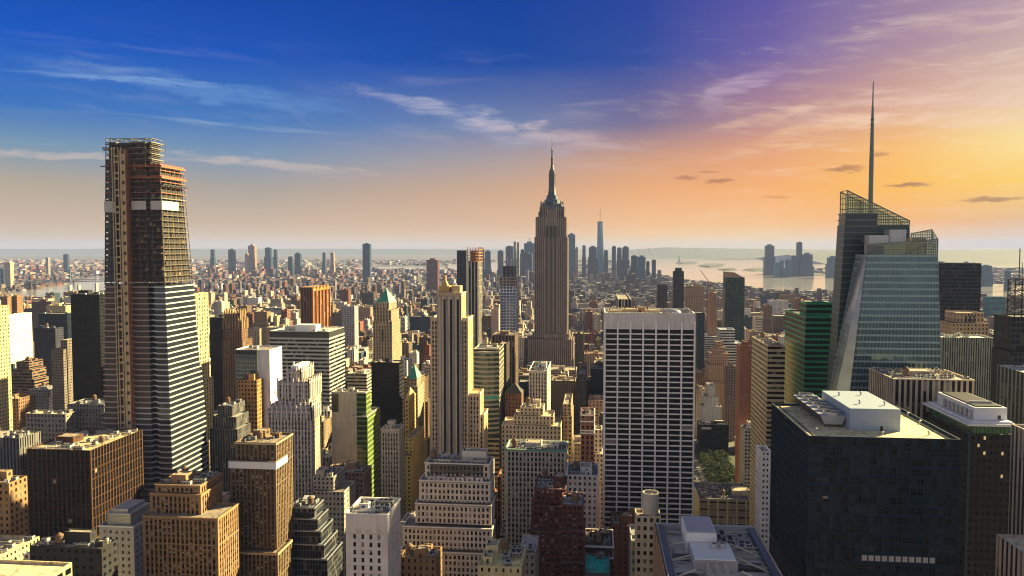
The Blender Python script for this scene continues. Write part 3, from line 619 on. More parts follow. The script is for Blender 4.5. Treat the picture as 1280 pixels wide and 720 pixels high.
H('art_deco_tower','tan tower stepping up like a wedding cake, right of the white grid tower',1160,[(895,904,427,893,14),(891,907,434,889,10),(888,911,442,885,6),(885,914,456,882,2),(883,916,478,880,-2)],S((.40,.27,.17),(.4,.5,1),3,3.6),vb=530,n=0,big=False,tank=False)
H('office_building','brown grey block right of the wedding cake tower',1090,[(907,923,458,905)],S((.21,.15,.13),(.45,.5,1)),vb=545,n=2)
H('apartment_building','small white stepped building right of the white grid tower',1062,[(886,894,482,885,6),(881,898,496,880,3),(877,902,508,876,0)],S((.66,.65,.62),(.4,.5,1),3.2,3.6),vb=535,n=0,big=False,tank=False)
H('apartment_building','grey brown stepped building behind the small white stepped one',1105,[(868,884,486,866)],S((.27,.22,.19),(.4,.5,1)),vb=520,n=2)
H('office_building','low black glass building with one bright lit window, left of the brown slab',1020,[(874,911,531,871)],S((.02,.022,.03),(.9,.8,1),4,4,roof=(.05,.05,.06)),vb=560,n=5,fn='litpane',tank=False)
H('apartment_tower','reddish brown slab tower with a darker recess, left of the cream banded office',820,[(930,945,427,927,10),(925,938,432,921,0)],S((.22,.10,.075),(.0,.0,1),3,3.6,roof=(.3,.25,.2)),vb=560,n=1,big=False,tank=False)
H('office_tower','cream banded office tower with a lit left side wall, left of the green glass building',655,[(960,981.5,432,940)],S((.48,.40,.28),(1,.5,1),3,4.0,roof=(.34,.30,.26)),vb=560,n=8)
H('office_building','low white edged building at the foot of the cream banded office',790,[(931,950,538,926)],S((.36,.36,.36),(.6,.5,1)),vb=570,n=3)
H('glass_office','dark emerald green glass building left of the spired glass tower',620,[(1008,1041,379,1000,12),(1007,1041.5,396,982,0)],S((.0,.05,.03),(.94,.60,1),3.2,4.2,roof=(.08,.09,.09)),vb=495,n=0,fn='greenglass',big=False,tank=False)
H('office_tower','broad dark blue glass slab right of the spired glass tower',920,[(1174,1227,329,1160)],S((.045,.075,.115),(.96,.82,1),1.6,4,roof=(.05,.05,.06)),vb=430,n=3,tank=False,big=False)
H('art_deco_tower','tan stone tower with a stepped top in front of the dark blue slab',790,[(1196,1230,391,1193,6),(1190,1236,404,1186,0)],S((.42,.30,.19),(.4,.5,1),3.2,3.8),vb=422,n=0,fn='arches',big=False,tank=False)
H('office_tower','office tower with a concave front of fine vertical stripes below the tan stepped tower',700,[(1178,1243,422,1172)],S((.42,.42,.33),(.5,.8,.25),1.9,4.0,roof=(.6,.58,.5)),vb=500,n=4,tank=False,big=False)
H('office_tower','dark glass tower cut by the right edge with an open lattice mast on its roof',600,[(1265,1320,396,1258,6),(1262,1322,440,1254,0)],S((.05,.06,.07),(.8,.7,1),3,4,roof=(.1,.1,.1)),vb=460,n=0,fn='latticemast',big=False,tank=False)
H('glass_tower','distant cyan glass tower near the right edge',2500,[(1234,1257,371,1232)],S((.08,.30,.36),(.8,.7,1)),vb=395,n=0,big=False,tank=False)
H('apartment_building','narrow orange lit building right of the concave striped tower',880,[(1244,1253,455,1241)],S((.46,.24,.10),(.4,.5,1)),vb=490,n=1)
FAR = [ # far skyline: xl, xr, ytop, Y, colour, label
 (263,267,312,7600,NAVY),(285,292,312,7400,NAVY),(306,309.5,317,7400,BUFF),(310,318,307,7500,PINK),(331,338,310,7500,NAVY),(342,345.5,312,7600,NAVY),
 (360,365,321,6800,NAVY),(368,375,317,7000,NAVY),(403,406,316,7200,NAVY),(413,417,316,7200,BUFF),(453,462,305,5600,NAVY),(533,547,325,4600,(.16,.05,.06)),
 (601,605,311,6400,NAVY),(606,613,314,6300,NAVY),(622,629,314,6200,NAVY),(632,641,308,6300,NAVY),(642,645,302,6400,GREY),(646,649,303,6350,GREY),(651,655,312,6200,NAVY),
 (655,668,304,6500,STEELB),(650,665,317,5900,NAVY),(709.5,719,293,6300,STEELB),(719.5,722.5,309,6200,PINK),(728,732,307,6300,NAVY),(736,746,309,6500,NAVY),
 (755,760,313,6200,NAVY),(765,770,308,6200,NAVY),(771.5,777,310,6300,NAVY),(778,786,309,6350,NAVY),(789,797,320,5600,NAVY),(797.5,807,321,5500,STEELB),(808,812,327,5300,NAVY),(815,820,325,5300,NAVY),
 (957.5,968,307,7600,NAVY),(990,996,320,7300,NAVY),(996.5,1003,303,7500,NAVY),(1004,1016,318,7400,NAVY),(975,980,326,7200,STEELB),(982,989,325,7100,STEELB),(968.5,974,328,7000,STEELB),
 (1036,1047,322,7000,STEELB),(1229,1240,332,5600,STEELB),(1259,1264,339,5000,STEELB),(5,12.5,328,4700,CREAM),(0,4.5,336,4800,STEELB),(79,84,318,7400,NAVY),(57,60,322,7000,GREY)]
# ------------------------------------------------------------------ raising a building
def tier_z0(T, i):
    x0, x1, y0, y1, z1 = T[i]; best = 0.0
    for j, (a0, a1, b0, b1, z) in enumerate(T):
        if j != i and z < z1-.5 and a0 <= x0+1.5 and a1 >= x1-1.5 and b0 <= y0+1.5 and b1 >= y1-6: best = max(best, z)
    return best
def raise_hero(h):
    T = h['T']; st = h['st']
    X0 = min(t[0] for t in T); X1 = max(t[1] for t in T); Y0 = min(t[2] for t in T); Y1 = max(t[3] for t in T)
    root = empty(h['name'], ((X0+X1)/2, (Y0+Y1)/2, 0), h['label'], h['cat'], h['group']); h['root'] = root
    mw, mr, wins = MB(), MB(), []; r = random.Random(int(abs(X0)*13+h['Y']))
    for i, (x0, x1, y0, y1, z1) in enumerate(T):
        z0 = tier_z0(T, i)
        if h['geo'] and st['win'][0] > 0:
            side = 'R' if (x0+x1)/2 < 0 else 'L'
            zl = max(z0, at(pix((x0+x1)/2, y0, z1)[0], min(h['vb']+8, 735), y0)[1])
            n = max(1, round((z1-st.get('blank',0)-zl)/st['flo'])); zl2 = max(z0, z1-st.get('blank',0)-n*st['flo'])
            fr = ((x0,y0),(x1,y0)); sdw = ((x1,y0),(x1,y1)) if side == 'R' else ((x0,y1),(x0,y0))
            for a, b2 in (fr, sdw):
                if h['fn'] == 'fifth' and i == 0 and a is fr[0]:
                    plain_wall(mw, a, b2, z0, z1, st['col'], (0,0,1), 3, 3.6); continue
                if math.hypot(b2[0]-a[0], b2[1]-a[1]) < 5 or zl2 >= z1-st.get('blank',0)-1.5:
                    plain_wall(mw, a, b2, z0, z1, st['col'], st['win'], st['bay'], st['flo'], 1, st.get('blank', 0)); continue
                sk = h.get('skip')
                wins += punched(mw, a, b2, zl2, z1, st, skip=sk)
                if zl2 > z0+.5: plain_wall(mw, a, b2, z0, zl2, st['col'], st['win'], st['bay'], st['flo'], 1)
            others = 'BL' if side == 'R' else 'BR'
            box_tier(mw, mr, x0, x1, y0, y1, z0, z1, st, others)
        else: box_tier(mw, mr, x0, x1, y0, y1, z0, z1, st)
    h['mw'], h['mr'] = mw, mr
    if h['geo'] and max(st['col']) > .1 and h['fn'] not in ('blackroof', 'whitecap', 'fins'):
        lc = simple('trim_stone', tuple(min(.7, c*1.35) for c in st['col']), .8)
        for i, (x0, x1, y0, y1, z1) in enumerate(T):
            z0 = tier_z0(T, i); cornice(root, (x0,x1,y0,y1), z1-.55, .5, .30, lc, 'coping')
            zz = z1-st.get('blank',0)-4*st['flo']+.1
            if zz > z0+8: cornice(root, (x0,x1,y0,y1), zz, .35, .22, lc, 'belt_course')
    zr = T[0][4]-1.1 if (T[0][1]-T[0][0]) >= 3 else T[0][4]
    if h['fn']: globals()['fn_'+h['fn']](h, root, mw, mr, r)
    if mw.f:
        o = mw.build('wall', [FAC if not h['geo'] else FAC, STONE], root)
    if mr.f: mr.build('roof', [ROOF, ROOF, M['black']], root)
    if wins:
        kd = h.get('kinds'); add_windows(root, wins, lambda w_: vis_point(w_[0], w_[1]*w_[2]), kinds=kd, r=r, mix=h.get('mix', (.995,.005,0,0) if max(st['col']) < .1 else (.74,.16,.10,.0)))
    if h['n'] or h['tank'] or h['big']:
        for i, (x0, x1, y0, y1, z1) in enumerate(T):
            if i and z_overlap_free(T, i) is None: continue
            a = T[0] if i == 0 else None
            if a is None: continue
            clutter(root, x0, x1, y0, y1, z1-1.1, r, int(h['n']*1.8)+1, tuple(min(.6, c*1.15) for c in st['col']), h['tank'], h['big'])
    h['z'] = T[0][4]
def z_overlap_free(T, i): return None
def dome(mb, x, y, z, r_, hh, col, mi=1, n=14):
    mb.lathe(x, y, [(r_*math.cos(a), z+hh*math.sin(a)) for a in [k*math.pi/12 for k in range(7)]], n, mi, col)
def pyramid(mb, x0, x1, y0, y1, z, hh, mi=0, col=(.3,.3,.3), ridge=0.0):
    cx_, cy_ = (x0+x1)/2, (y0+y1)/2; a, b2 = (cx_, cy_-ridge, z+hh), (cx_, cy_+ridge, z+hh)
    mb.face([(x0,y0,z),(x1,y0,z),a], mi, None, col); mb.face([(x1,y0,z),(x1,y1,z),b2,a] if ridge else [(x1,y0,z),(x1,y1,z),a], mi, None, col)
    mb.face([(x1,y1,z),(x0,y1,z),b2], mi, None, col); mb.face([(x0,y1,z),(x0,y0,z),a,b2] if ridge else [(x0,y1,z),(x0,y0,z),a], mi, None, col)
def part(root, name, mats, f, kind=None):
    mb = MB(); f(mb); o = mb.build(name, mats, root)
    if o and kind: o['kind'] = kind
    return o
def cornice(root, t_, z, hh, out_, mat, name='cornice'):
    x0, x1, y0, y1 = t_[:4]
    def f(mb):
        o2 = out_
        mb.box(x0-o2, x1+o2, y0-o2, y0-.02, z, z+hh); mb.box(x0-o2, x1+o2, y1+.02, y1+o2, z, z+hh)
        mb.box(x0-o2, x0-.02, y0-.02, y1+.02, z, z+hh); mb.box(x1+.02, x1+o2, y0-.02, y1+.02, z, z+hh)
    part(root, name, [mat], f)
def fn_cornice(h, root, mw, mr, r):
    T = h['T']; cornice(root, T[1], T[1][4]-4.7, 4.1, .5, M['white']); cornice(root, T[0], T[0][4]-1.2, .9, .35, M['tan'])
    cornice(root, T[2], T[2][4]-1.4, 1.0, .35, M['tan'])
def fn_louvrebox(h, root, mw, mr, r):
    x0, x1, y0, y1, z = h['T'][0]; cornice(root, h['T'][0], z-1.0, .8, .4, M['white'])
    def f(mb):
        mb.box(x0+4, x1-3.5, y0+2.5, y1-2, z-1.1, z+6.5, 0)
        for k in range(7): mb.box(x0+3.8, x1-3.3, y0+2.2, y0+2.45, z+.2+k*.85, z+.6+k*.85, 0)
        mb.box(x0+3.2, x1-2.7, y0+1.8, y1-1.4, z+6.5, z+7.0, 0); mb.box(x0+6, x1-6, y0+4, y1-3, z+7.0, z+9.2, 0)
    part(root, 'louvred_penthouse', [M['galv'], M['black']], f)
def fn_boxy(h, root, mw, mr, r):
    T = h['T']; x0, x1, y0, y1, z = T[0]
    part(root, 'skylight', [M['white'], M['black']], lambda mb: (mb.face([(x0+5,y0+4,z-.9),(x1-5,y0+4,z-.9),(x1-5,y1-3,z+3),(x0+5,y1-3,z+3)],0), mb.box(x0+5,x1-5,y1-3,y1-2.6,z-1,z+3,0), mb.box(x0+5.2,x1-5.2,y0+5,y1-3.1,z-1,z+.2,1)))
    for t_ in T: cornice(root, t_, t_[4]-.8, .6, .15, M['galv'], 'ledge')
def fn_blankband(h, root, mw, mr, r):
    x0, x1, y0, y1, z = h['T'][0]
    part(root, 'stone_band', [STONE], lambda mb: (mb.box(x0-.25, x1+.25, y0-.25, y0-.02, z-9.4, z-9.0, 0, CREAM), mb.box(x1+.02, x1+.25, y0-.02, y1, z-9.4, z-9.0, 0, CREAM),
        [mb.box(x0+a*(x1-x0)-.5, x0+a*(x1-x0)+.5, y0-.2, y0-.02, z-9.0, z-7.2, 0, CREAM) for a in (.25,.32,.5,.57,.75,.82)]))
def fn_louvretop(h, root, mw, mr, r):
    x0, x1, y0, y1, z = h['T'][0]
    def f(mb):
        for k in range(int((x1-x0-6)/.55)): mb.box(x0+3+k*.55, x0+3.3+k*.55, y0-.3, y0-.02, z-6.2, z-.6, 0)
    part(root, 'louvre', [M['black']], f)
    def g(mb):
        for k in range(9): xx = x0+2+k*(x1-x0-4)/8; mb.bar((xx, y0+1, z-1), (xx, y0+1, z+1.6), .12); mb.bar((xx, y0+1, z+1.6), (xx, y1-2, z+1.6), .12)
        for k in range(3): mb.bar((x0+2, y0+1+k*6, z+1.6), (x1-2, y0+1+k*6, z+1.6), .14)
    part(root, 'roof_frame', [M['galv']], g)
    x0, x1, y0, y1, z = h['T'][1]
    for k in range(6):
        xx = x0+5+k*(x1-x0-8)/6; bulkhead(root, xx+2, y0+1.9, z-1.0, r.uniform(4,6.5), 2.6, r.uniform(2.6,3.8), r.choice((LGREY,(.5,.42,.38),(.36,.33,.36))))
    for t_ in h['T'][1:]: cornice(root, t_, t_[4]-1.3, .7, .25, M['concrete'])
def fn_greencornice(h, root, mw, mr, r):
    x0, x1, y0, y1, z = h['T'][0]; cornice(root, h['T'][0], z-.9, .9, .6, M['copper']); cornice(root, h['T'][0], z-9, .8, .35, M['concrete'])
    cornice(root, h['T'][0], z-33, .7, .3, M['concrete'])
def fn_palecornice(h, root, mw, mr, r):
    cornice(root, h['T'][0], h['T'][0][4]-1.0, 1.0, .7, M['white']); cornice(root, h['T'][0], h['T'][0][4]-7.2, .8, .5, M['white'])
def roof_rail(root, x0, x1, y0, y1, z, mat):
    def f(mb):
        for a, b2 in (((x0,y0),(x1,y0)),((x1,y0),(x1,y1)),((x1,y1),(x0,y1)),((x0,y1),(x0,y0))):
            L = math.hypot(b2[0]-a[0], b2[1]-a[1]); n = max(2, int(L/3))
            for zz in (z+.5, z+1.05): mb.bar((a[0],a[1],zz), (b2[0],b2[1],zz), .04)
            for k in range(n): q = k/n; xx, yy = a[0]+(b2[0]-a[0])*q, a[1]+(b2[1]-a[1])*q; mb.bar((xx,yy,z),(xx,yy,z+1.05),.04)
    part(root, 'railing', [mat], f)
def fn_blackroof(h, root, mw, mr, r):
    x0, x1, y0, y1, z = h['T'][0]; zr = z-1.1
    # white box
    bx0, by0 = onz(1062, 538, zr); bx1, _ = onz(1123, 538, zr); _, by1 = onz(1041, 513, zr)
    hh = at(1090, 511, by0)[1]-zr
    def f(mb):
        mb.box(bx0, bx1, by0, by1, zr, zr+hh, 0)
        for k in range(1, 9): xx = bx0+(bx1-bx0)*k/9; mb.box(xx-.04, xx+.04, by0-.03, by0-.005, zr, zr+hh, 1)
        mb.box(bx0-.03, bx1+.03, by0-.05, by0-.005, zr+hh*.5, zr+hh*.5+.12, 1)
    o = part(root, 'penthouse', [simple('pale_blue_panel', (.27,.34,.44), .55, 0, .12), M['galv']], f)
    part(root, 'penthouse_door', [M['black']], lambda mb: mb.box(bx0+(bx1-bx0)*.6, bx0+(bx1-bx0)*.66, by0-.12, by0-.03, zr, zr+2.1))
    for k, (u, v) in enumerate(((.35,.25),(.7,.75),(.2,.7),(.82,.2))):
        copy_part('vent', vent_mesh, 'vent', root, (bx0+(bx1-bx0)*u, by0+(by1-by0)*v, zr+hh))
    # bank of fans
    cx0, cy0 = onz(1027, 534, zr); cx1, _ = onz(1055, 534, zr); _, cy1 = onz(1000, 507, zr)
    w2 = 1.2
    def g(mb):
        a0, a1 = cx0, cx1; zt = zr+5.2; zb = zr+1.3
        P = [(a0+w2,cy0,zb),(a1-w2,cy0,zb),(a1-w2,cy1,zb),(a0+w2,cy1,zb),(a0-.6,cy0-.4,zt),(a1+.6,cy0-.4,zt),(a1+.6,cy1,zt),(a0-.6,cy1,zt)]
        for q, m_ in (((0,1,5,4),0),((1,2,6,5),1),((2,3,7,6),0),((3,0,4,7),1),((4,5,6,7),0),((3,2,1,0),1)): mb.face([P[i] for i in q], m_)
        for k in range(12):
            yy = cy0+(cy1-cy0)*k/11; mb.bar((a0+w2,yy,zb),(a0-.65,yy-.2,zt),.1,0); mb.bar((a1-w2,yy,zb),(a1+.65,yy-.2,zt),.1,0)
        for k in range(7):
            yy = cy0+1+(cy1-cy0-2)*k/6
            for xx in (a0+w2+.4, a1-w2-.4): mb.bar((xx,yy,zr),(xx,yy,zb),.15,1)
    part(root, 'cooling_unit', [M['galv'], M['black']], g)
    nf = 6
    def fan():
        mb = MB(); R = (cx1-cx0)*.36
        mb.lathe(0,0,[(R,0),(R,1.3),(R-.15,1.3),(R-.15,.4)],18,0); mb.lathe(0,0,[(.5,.2),(.5,.9),(0,1.0)],10,1)
        for k in range(6):
            a = k*math.pi/3; c_, s_ = math.cos(a), math.sin(a)
            mb.face([(.4*c_-.3*s_,.4*s_+.3*c_,.75),(.4*c_+.3*s_,.4*s_-.3*c_,.5),(R*.9*c_+.5*s_,R*.9*s_-.5*c_,.5),(R*.9*c_-.5*s_,R*.9*s_+.5*c_,.8)],1)
        mb.lathe(0,0,[(R-.15,.35),(0,.35)],18,1)
        return mesh_of(mb, 'fan', [M['galv'], M['black']])
    for k in range(nf): copy_part('fan', fan, 'fan', root, ((cx0+cx1)/2, cy0+2.6+(cy1-cy0-5)*k/(nf-1), zr+5.2))
    # rails for window washing at the roof edge, roof seams
    part(root, 'edge_track', [M['black'], M['steel']], lambda mb: [mb.box(x0+1.2, x0+1.5, y0+1.2, y1-1, zr, zr+.35), mb.box(x0+3.0, x0+3.3, y0+1.2, y1-1, zr, zr+.35), mb.box(x1-1.5, x1-1.2, y0+1.2, y1-1, zr, zr+.35), mb.box(x1-3.3, x1-3.0, y0+1.2, y1-1, zr, zr+.35), mb.box(x0+3.3,x1-3.3,y0+1.6,y0+1.9,zr,zr+.35)])
    for px, py in ((1103,544),(1161,544),(1150,530),(1180,540),(1135,520),(1000,515),(1020,540)):
        xx, yy = onz(px, py, zr)
        if x0+1 < xx < x1-1 and y0+1 < yy < y1-1: copy_part('vent', vent_mesh, 'vent', root, (xx, yy, zr))
    # a lit row of office windows low on the front
def black_kinds(c, r):
    p = pix(*c)
    if abs(c[1]-330.35) < 1.5 and 697 <= p[1] <= 706.5 and 1034 < p[0] < 1167: return 'dim'
    return 'blue' if r.random() < .5 else ('half' if r.random() < .012 else 'dark')
def brown_kinds(c, r):
    p = pix(*c)
    if p[0] > 1211 and p[1] < 600 and r.random() < .09: return 'lit'
    return 'dark'
def fn_whitecap(h, root, mw, mr, r):
    x0, x1, y0, y1, z = h['T'][0]
    part(root, 'green_glass', [glass_mat('terrace_glass', (.04,.13,.05), .1)], lambda mb: mb.box(x0+2.2, x1-1.5, y0+1.0, y1-1, z, z+4.2))
    part(root, 'glass_mullion', [M['black']], lambda mb: [mb.box(x0+2.2+k*1.9, x0+2.35+k*1.9, y0+.85, y0+.98, z, z+4.2) for k in range(int((x1-x0-4)/1.9))])
    part(root, 'roof_slab', [M['white']], lambda mb: (mb.box(x0-.8, x1+1.0, y0-1.0, y1+1, z+4.2, z+5.4), mb.box(x0+1.5, x1, y0+.8, y1-1, z+5.4, z+6.3)))
    part(root, 'penthouse', [M['white'], M['galv'], M['black']], lambda mb: (mb.box(x0+5, x1-.5, y0+6, y1-5, z+6.3, z+12.5, 0), mb.box(x0+6.5, x1-2, y0+8, y1-7, z+12.5, z+13.0, 2),
        [mb.box(x0+4.2-.3, x0+4.9, y0+8+k*5, y0+10.5+k*5, z+6.6, z+10.5, 1) for k in range(7)], mb.box(x0+7, x1-3, y0+16, y0+17, z+13, z+14, 1), mb.box(x1-5, x1-3.5, y0+5.9, y0+5.98, z+6.5, z+8.6, 2)))
    part(root, 'corner_pier', [STONE], lambda mb: (mb.box(x0-.25,x0+.8,y0-.25,y0-.02,0,z,0,(.03,.06,.06)), mb.box(x1-.8,x1+.25,y0-.25,y0-.02,0,z,0,(.30,.28,.26))))
def fn_spikes(h, root, mw, mr, r):
    def f(mb):
        for i, t_ in enumerate(h['T'][:2]):
            x0, x1, y0, y1, z = t_
            for k in range(7):
                xx = x0+(x1-x0)*k/6
                for yy in (y0, y1): mb.box(xx-.6, xx+.6, yy-.6, yy+.6, z-8, z+2.2, 0, (.30,.2,.1)); pyramid(mb, xx-.6, xx+.6, yy-.6, yy+.6, z+2.2, 4, 0, (.34,.24,.13))
            for k in range(4):
                yy = y0+(y1-y0)*(k+.5)/4
                for xx in (x0, x1): mb.box(xx-.6, xx+.6, yy-.6, yy+.6, z-8, z+2.2, 0, (.30,.2,.1)); pyramid(mb, xx-.6, xx+.6, yy-.6, yy+.6, z+2.2, 4, 0, (.34,.24,.13))
    part(root, 'pinnacle_crown', [STONE], f)
def fn_glassfront(h, root, mw, mr, r):
    x0, x1, y0, y1, z = h['T'][0]; xm = x0+(x1-x0)*.64
    part(root, 'glass_front', [glass_mat('slate_glass', (.035,.07,.10), .08, .2), M['galv']], lambda mb: (mb.box(x0+.3, xm, y0-.5, y0-.02, 20, z-5, 0), [mb.box(x0+.3, xm, y0-.6, y0-.51, 20+k*3.9, 20.35+k*3.9, 1) for k in range(int((z-26)/3.9))], [mb.box(x0+.3+k*2.3, x0+.42+k*2.3, y0-.62, y0-.51, 20, z-5, 1) for k in range(int((xm-x0)/2.3))]))
    part(root, 'top_glass_band', [M['glass_blue']], lambda mb: mb.box(x0+.3, xm, y0-.5, y0-.02, z-4.9, z-.5, 0))
    part(root, 'corner_fin', [simple('cream_panel', (.62,.60,.46), .6)], lambda mb: mb.box(xm+.05, xm+1.6, y0-.9, y0-.02, 10, z+.4))
    part(root, 'side_window', [M['glass']], lambda mb: [mb.box(x1+.02, x1+.1, y0+4+k*4.5, y0+5.6+k*4.5, z-46-j*9+ (k%2)*2, z-42-j*9+(k%2)*2) for k in range(5) for j in range(7) if (k*3+j) % 4])
def fn_scallops(h, root, mw, mr, r):
    def f(mb):
        for t_, hh in ((h['T'][0],3),(h['T'][1],5),(h['T'][2],4),(h['T'][3],3)):
            x0, x1, y0, y1, z = t_
            n = max(3, int((x1-x0)/3.6))
            for k in range(n+1):
                xx = x0+(x1-x0)*k/n; mb.box(xx-.45, xx+.45, y0-.45, y0+.35, z-hh*2.5, z+1.6, 0, LGREY); pyramid(mb, xx-.45, xx+.45, y0-.45, y0+.35, z+1.6, 1.8, 0, LGREY)
            for k in range(n):
                xm = x0+(x1-x0)*(k+.5)/n; rr = (x1-x0)/n*.5
                mb.face([(xm+rr*math.cos(a), y0-.3, z-1.0-rr+rr*math.sin(a)*1.9) for a in [math.pi*q/6 for q in range(7)]], 0, None, (.42,.37,.33))
            ny = max(2, int((y1-y0)/3.6))
            for k in range(ny+1):
                yy = y0+(y1-y0)*k/ny; mb.box(x1-.35, x1+.45, yy-.45, yy+.45, z-hh*2.5, z+1.6, 0, LGREY); pyramid(mb, x1-.35, x1+.45, yy-.45, yy+.45, z+1.6, 1.8, 0, LGREY)
    part(root, 'scalloped_crown', [STONE], f)
    x0, x1, y0, y1, z = h['T'][0]
    part(root, 'bulkhead', [M['white']], lambda mb: (mb.box(x0+2.5, x1-2, y0+1, y1-1, z-.2, z+3.2), mb.box(x0+3.5, x0+4.5, y0+2, y0+3, z+3.2, z+6)))
def fn_bandtop(h, root, mw, mr, r):
    x0, x1, y0, y1, z = h['T'][0]
    part(root, 'machine_floor', [M['black']], lambda mb: (mb.box(x0-.1, x1+.1, y0-.2, y0-.02, z-7, z-1.5), mb.box(x1+.02, x1+.2, y0-.02, y1, z-7, z-1.5)))
    def pr(mb):
        n = int((z-20)/4.4)
        for k in range(n):
            zz = z-8.6-k*4.4
            if zz < 20: break
            mb.box(x0-.5, x1+.5, y0-.55, y0-.02, zz, zz+1.4); mb.box(x1+.02, x1+.55, y0-.02, y1, zz, zz+1.4)
    part(root, 'spandrel', [simple('pale_spandrel', (.36,.37,.38), .6, 0, .15)], pr)
    part(root, 'roof_box', [M['white']], lambda mb: mb.box(x0+26, x0+50, y0+10, y0+26, z-1, z+6))
def fn_fins(h, root, mw, mr, r):
    x0, x1, y0, y1, z = h['T'][0]
    def f(mb):
        n = 5
        for k in range(n+1):
            yy = y0+(y1-y0)*k/n; mb.box(x1+.02, x1+2.5, yy-1.3, yy+1.3, 0, z-3, 0, (.42,.16,.04))  # sunlight put into the colour: side fins brighter orange than the front ones
        for k in range(n):
            ym = y0+(y1-y0)*(k+.5)/n; w_ = (y1-y0)/n*.5
            mb.face([(x1+2, ym-w_, z-8), (x1+2, ym+w_, z-8), (x1+1, ym, z+3)], 0, None, (.42,.16,.04)); mb.face([(x1+1,ym,z+3),(x1-4, ym-w_, z-8),(x1+2,ym-w_,z-8)],0,None,(.36,.13,.04))
            mb.face([(x1+1,ym,z+3),(x1+2,ym+w_,z-8),(x1-4,ym+w_,z-8)],0,None,(.36,.13,.04))
        m = 4
        for k in range(m+1):
            xx = x0+(x1-x0)*k/m; mb.box(xx-.9, xx+.9, y0-1.5, y0-.02, 0, z, 0, (.2,.08,.03)); 
    part(root, 'fin', [STONE], f)
def fn_pyramid(h, root, mw, mr, r):
    x0, x1, y0, y1, z = h['T'][0]; za = at(485, 361, y0+5)[1]
    part(root, 'pyramid_roof', [M['copper']], lambda mb: pyramid(mb, x0-.3, x1+.3, y0-.3, y1+.3, z, za-z))
    part(root, 'balustrade', [STONE], lambda mb: [mb.box(q[0]+(q[1]-q[0])*k/6-.4, q[0]+(q[1]-q[0])*k/6+.4, q[2]-.4, q[2]+.3, q[4]-5, q[4]+1.5, 0, BUFF) for q in h['T'] for k in range(7)])
    t_ = h['T'][2]
    part(root, 'arched_window', [M['black']], lambda mb: [mb.box(t_[0]+(t_[1]-t_[0])*u-1.2, t_[0]+(t_[1]-t_[0])*u+1.2, t_[2]-.1, t_[2]-.02, t_[4]-22, t_[4]-9) for u in (.5,)])
def fn_tealpyramid(h, root, mw, mr, r):
    x0, x1, y0, y1, z = h['T'][0]; za = at(515, 456, y0+4)[1]
    part(root, 'pyramid_roof', [M['copper']], lambda mb: pyramid(mb, x0-.3, x1+.3, y0-.3, y1+.3, z, za-z))
def fn_gable(h, root, mw, mr, r):
    x0, x1, y0, y1, z = h['T'][0]; za = at(507, 487, y0)[1]
    part(root, 'gable_roof', [simple('gold_tile', (.5,.36,.10), .6)], lambda mb: pyramid(mb, x0-.3, x1+.3, y0-.3, y1+.3, z, za-z))
def fn_darkhip(h, root, mw, mr, r):
    x0, x1, y0, y1, z = h['T'][0]; za = at(640, 479, y0+10)[1]
    part(root, 'hipped_roof', [M['black']], lambda mb: pyramid(mb, x0-.3, x1+.3, y0-.3, y1+.3, z, za-z))
def fn_fifth(h, root, mw, mr, r):
    x0, x1, y0, y1, z = h['T'][0]
    def f(mb):
        for px in (554.5, 562.5, 571):
            X, _ = at(px, 400, y0); X2, _ = at(px+2.6, 400, y0); mb.box(X, X2, y0-.3, y0-.02, 20, z-5)
    part(root, 'window_strip', [M['glass']], f)
    def g(mb):
        for px in (547.2,551.5,557.8,559.6,566,568,574.8,576.4):
            X, _ = at(px, 400, y0); mb.box(X-.35, X+.35, y0-.55, y0-.02, 20, z-2.5)
    part(root, 'pilaster', [STONE], g)
    part(root, 'roof_crown', [STONE, M['copper']], lambda mb: (mb.box(x0+1, x0+9, y0+3, y0+14, z-1, z+5, 0, (.5,.33,.12)), pyramid(mb, x0+2.5, x0+7.5, y0+4, y0+12, z+5, 6, 0, (.5,.33,.12)), mb.box(x0+4.2, x0+5.8, y0+6, y0+9, z+8, z+13, 0, (.45,.3,.12)), mb.box(x0+10.5, x1-2, y0+4, y0+16, z-1, z+5, 0, TAN),
        [mb.box(x0+k*1.9-.3, x0+k*1.9+.3, y0-.4, y0+.2, z-3, z+1.4, 0, TAN) for k in range(10)]))
def fn_curved(h, root, mw, mr, r):
    x0, x1, y0, y1, z = h['T'][0]
    def f(mb):
        n = 10; rr = 9
        for k in range(18):
            zz = z-2-k*4.2
            for i in range(n):
                a, b2 = i/n, (i+1)/n
                p, q = (x0+(x1-x0)*a, y0-1-rr*math.sin(math.pi*a)*.5), (x0+(x1-x0)*b2, y0-1-rr*math.sin(math.pi*b2)*.5)
                mb.face([(p[0],p[1]-.3,zz-1.6),(q[0],q[1]-.3,zz-1.6),(q[0],q[1]-.3,zz),(p[0],p[1]-.3,zz)], 1)
                mb.face([(p[0],p[1]-.3,zz),(q[0],q[1]-.3,zz),(q[0],q[1],zz),(p[0],p[1],zz)], 1)
                mb.face([(p[0],p[1],zz-4.2),(q[0],q[1],zz-4.2),(q[0],q[1],zz),(p[0],p[1],zz)], 2 if k == 9 else 0)
                mb.face([(p[0],p[1],z-2),(q[0],q[1],z-2),(q[0],y0,z-2),(p[0],y0,z-2)], 1) if k == 0 else None
    part(root, 'curved_front', [glass_mat('teal_glass', (.03,.06,.055), .12), simple('buff_spandrel', (.33,.31,.24), .7), M['teal']], f)
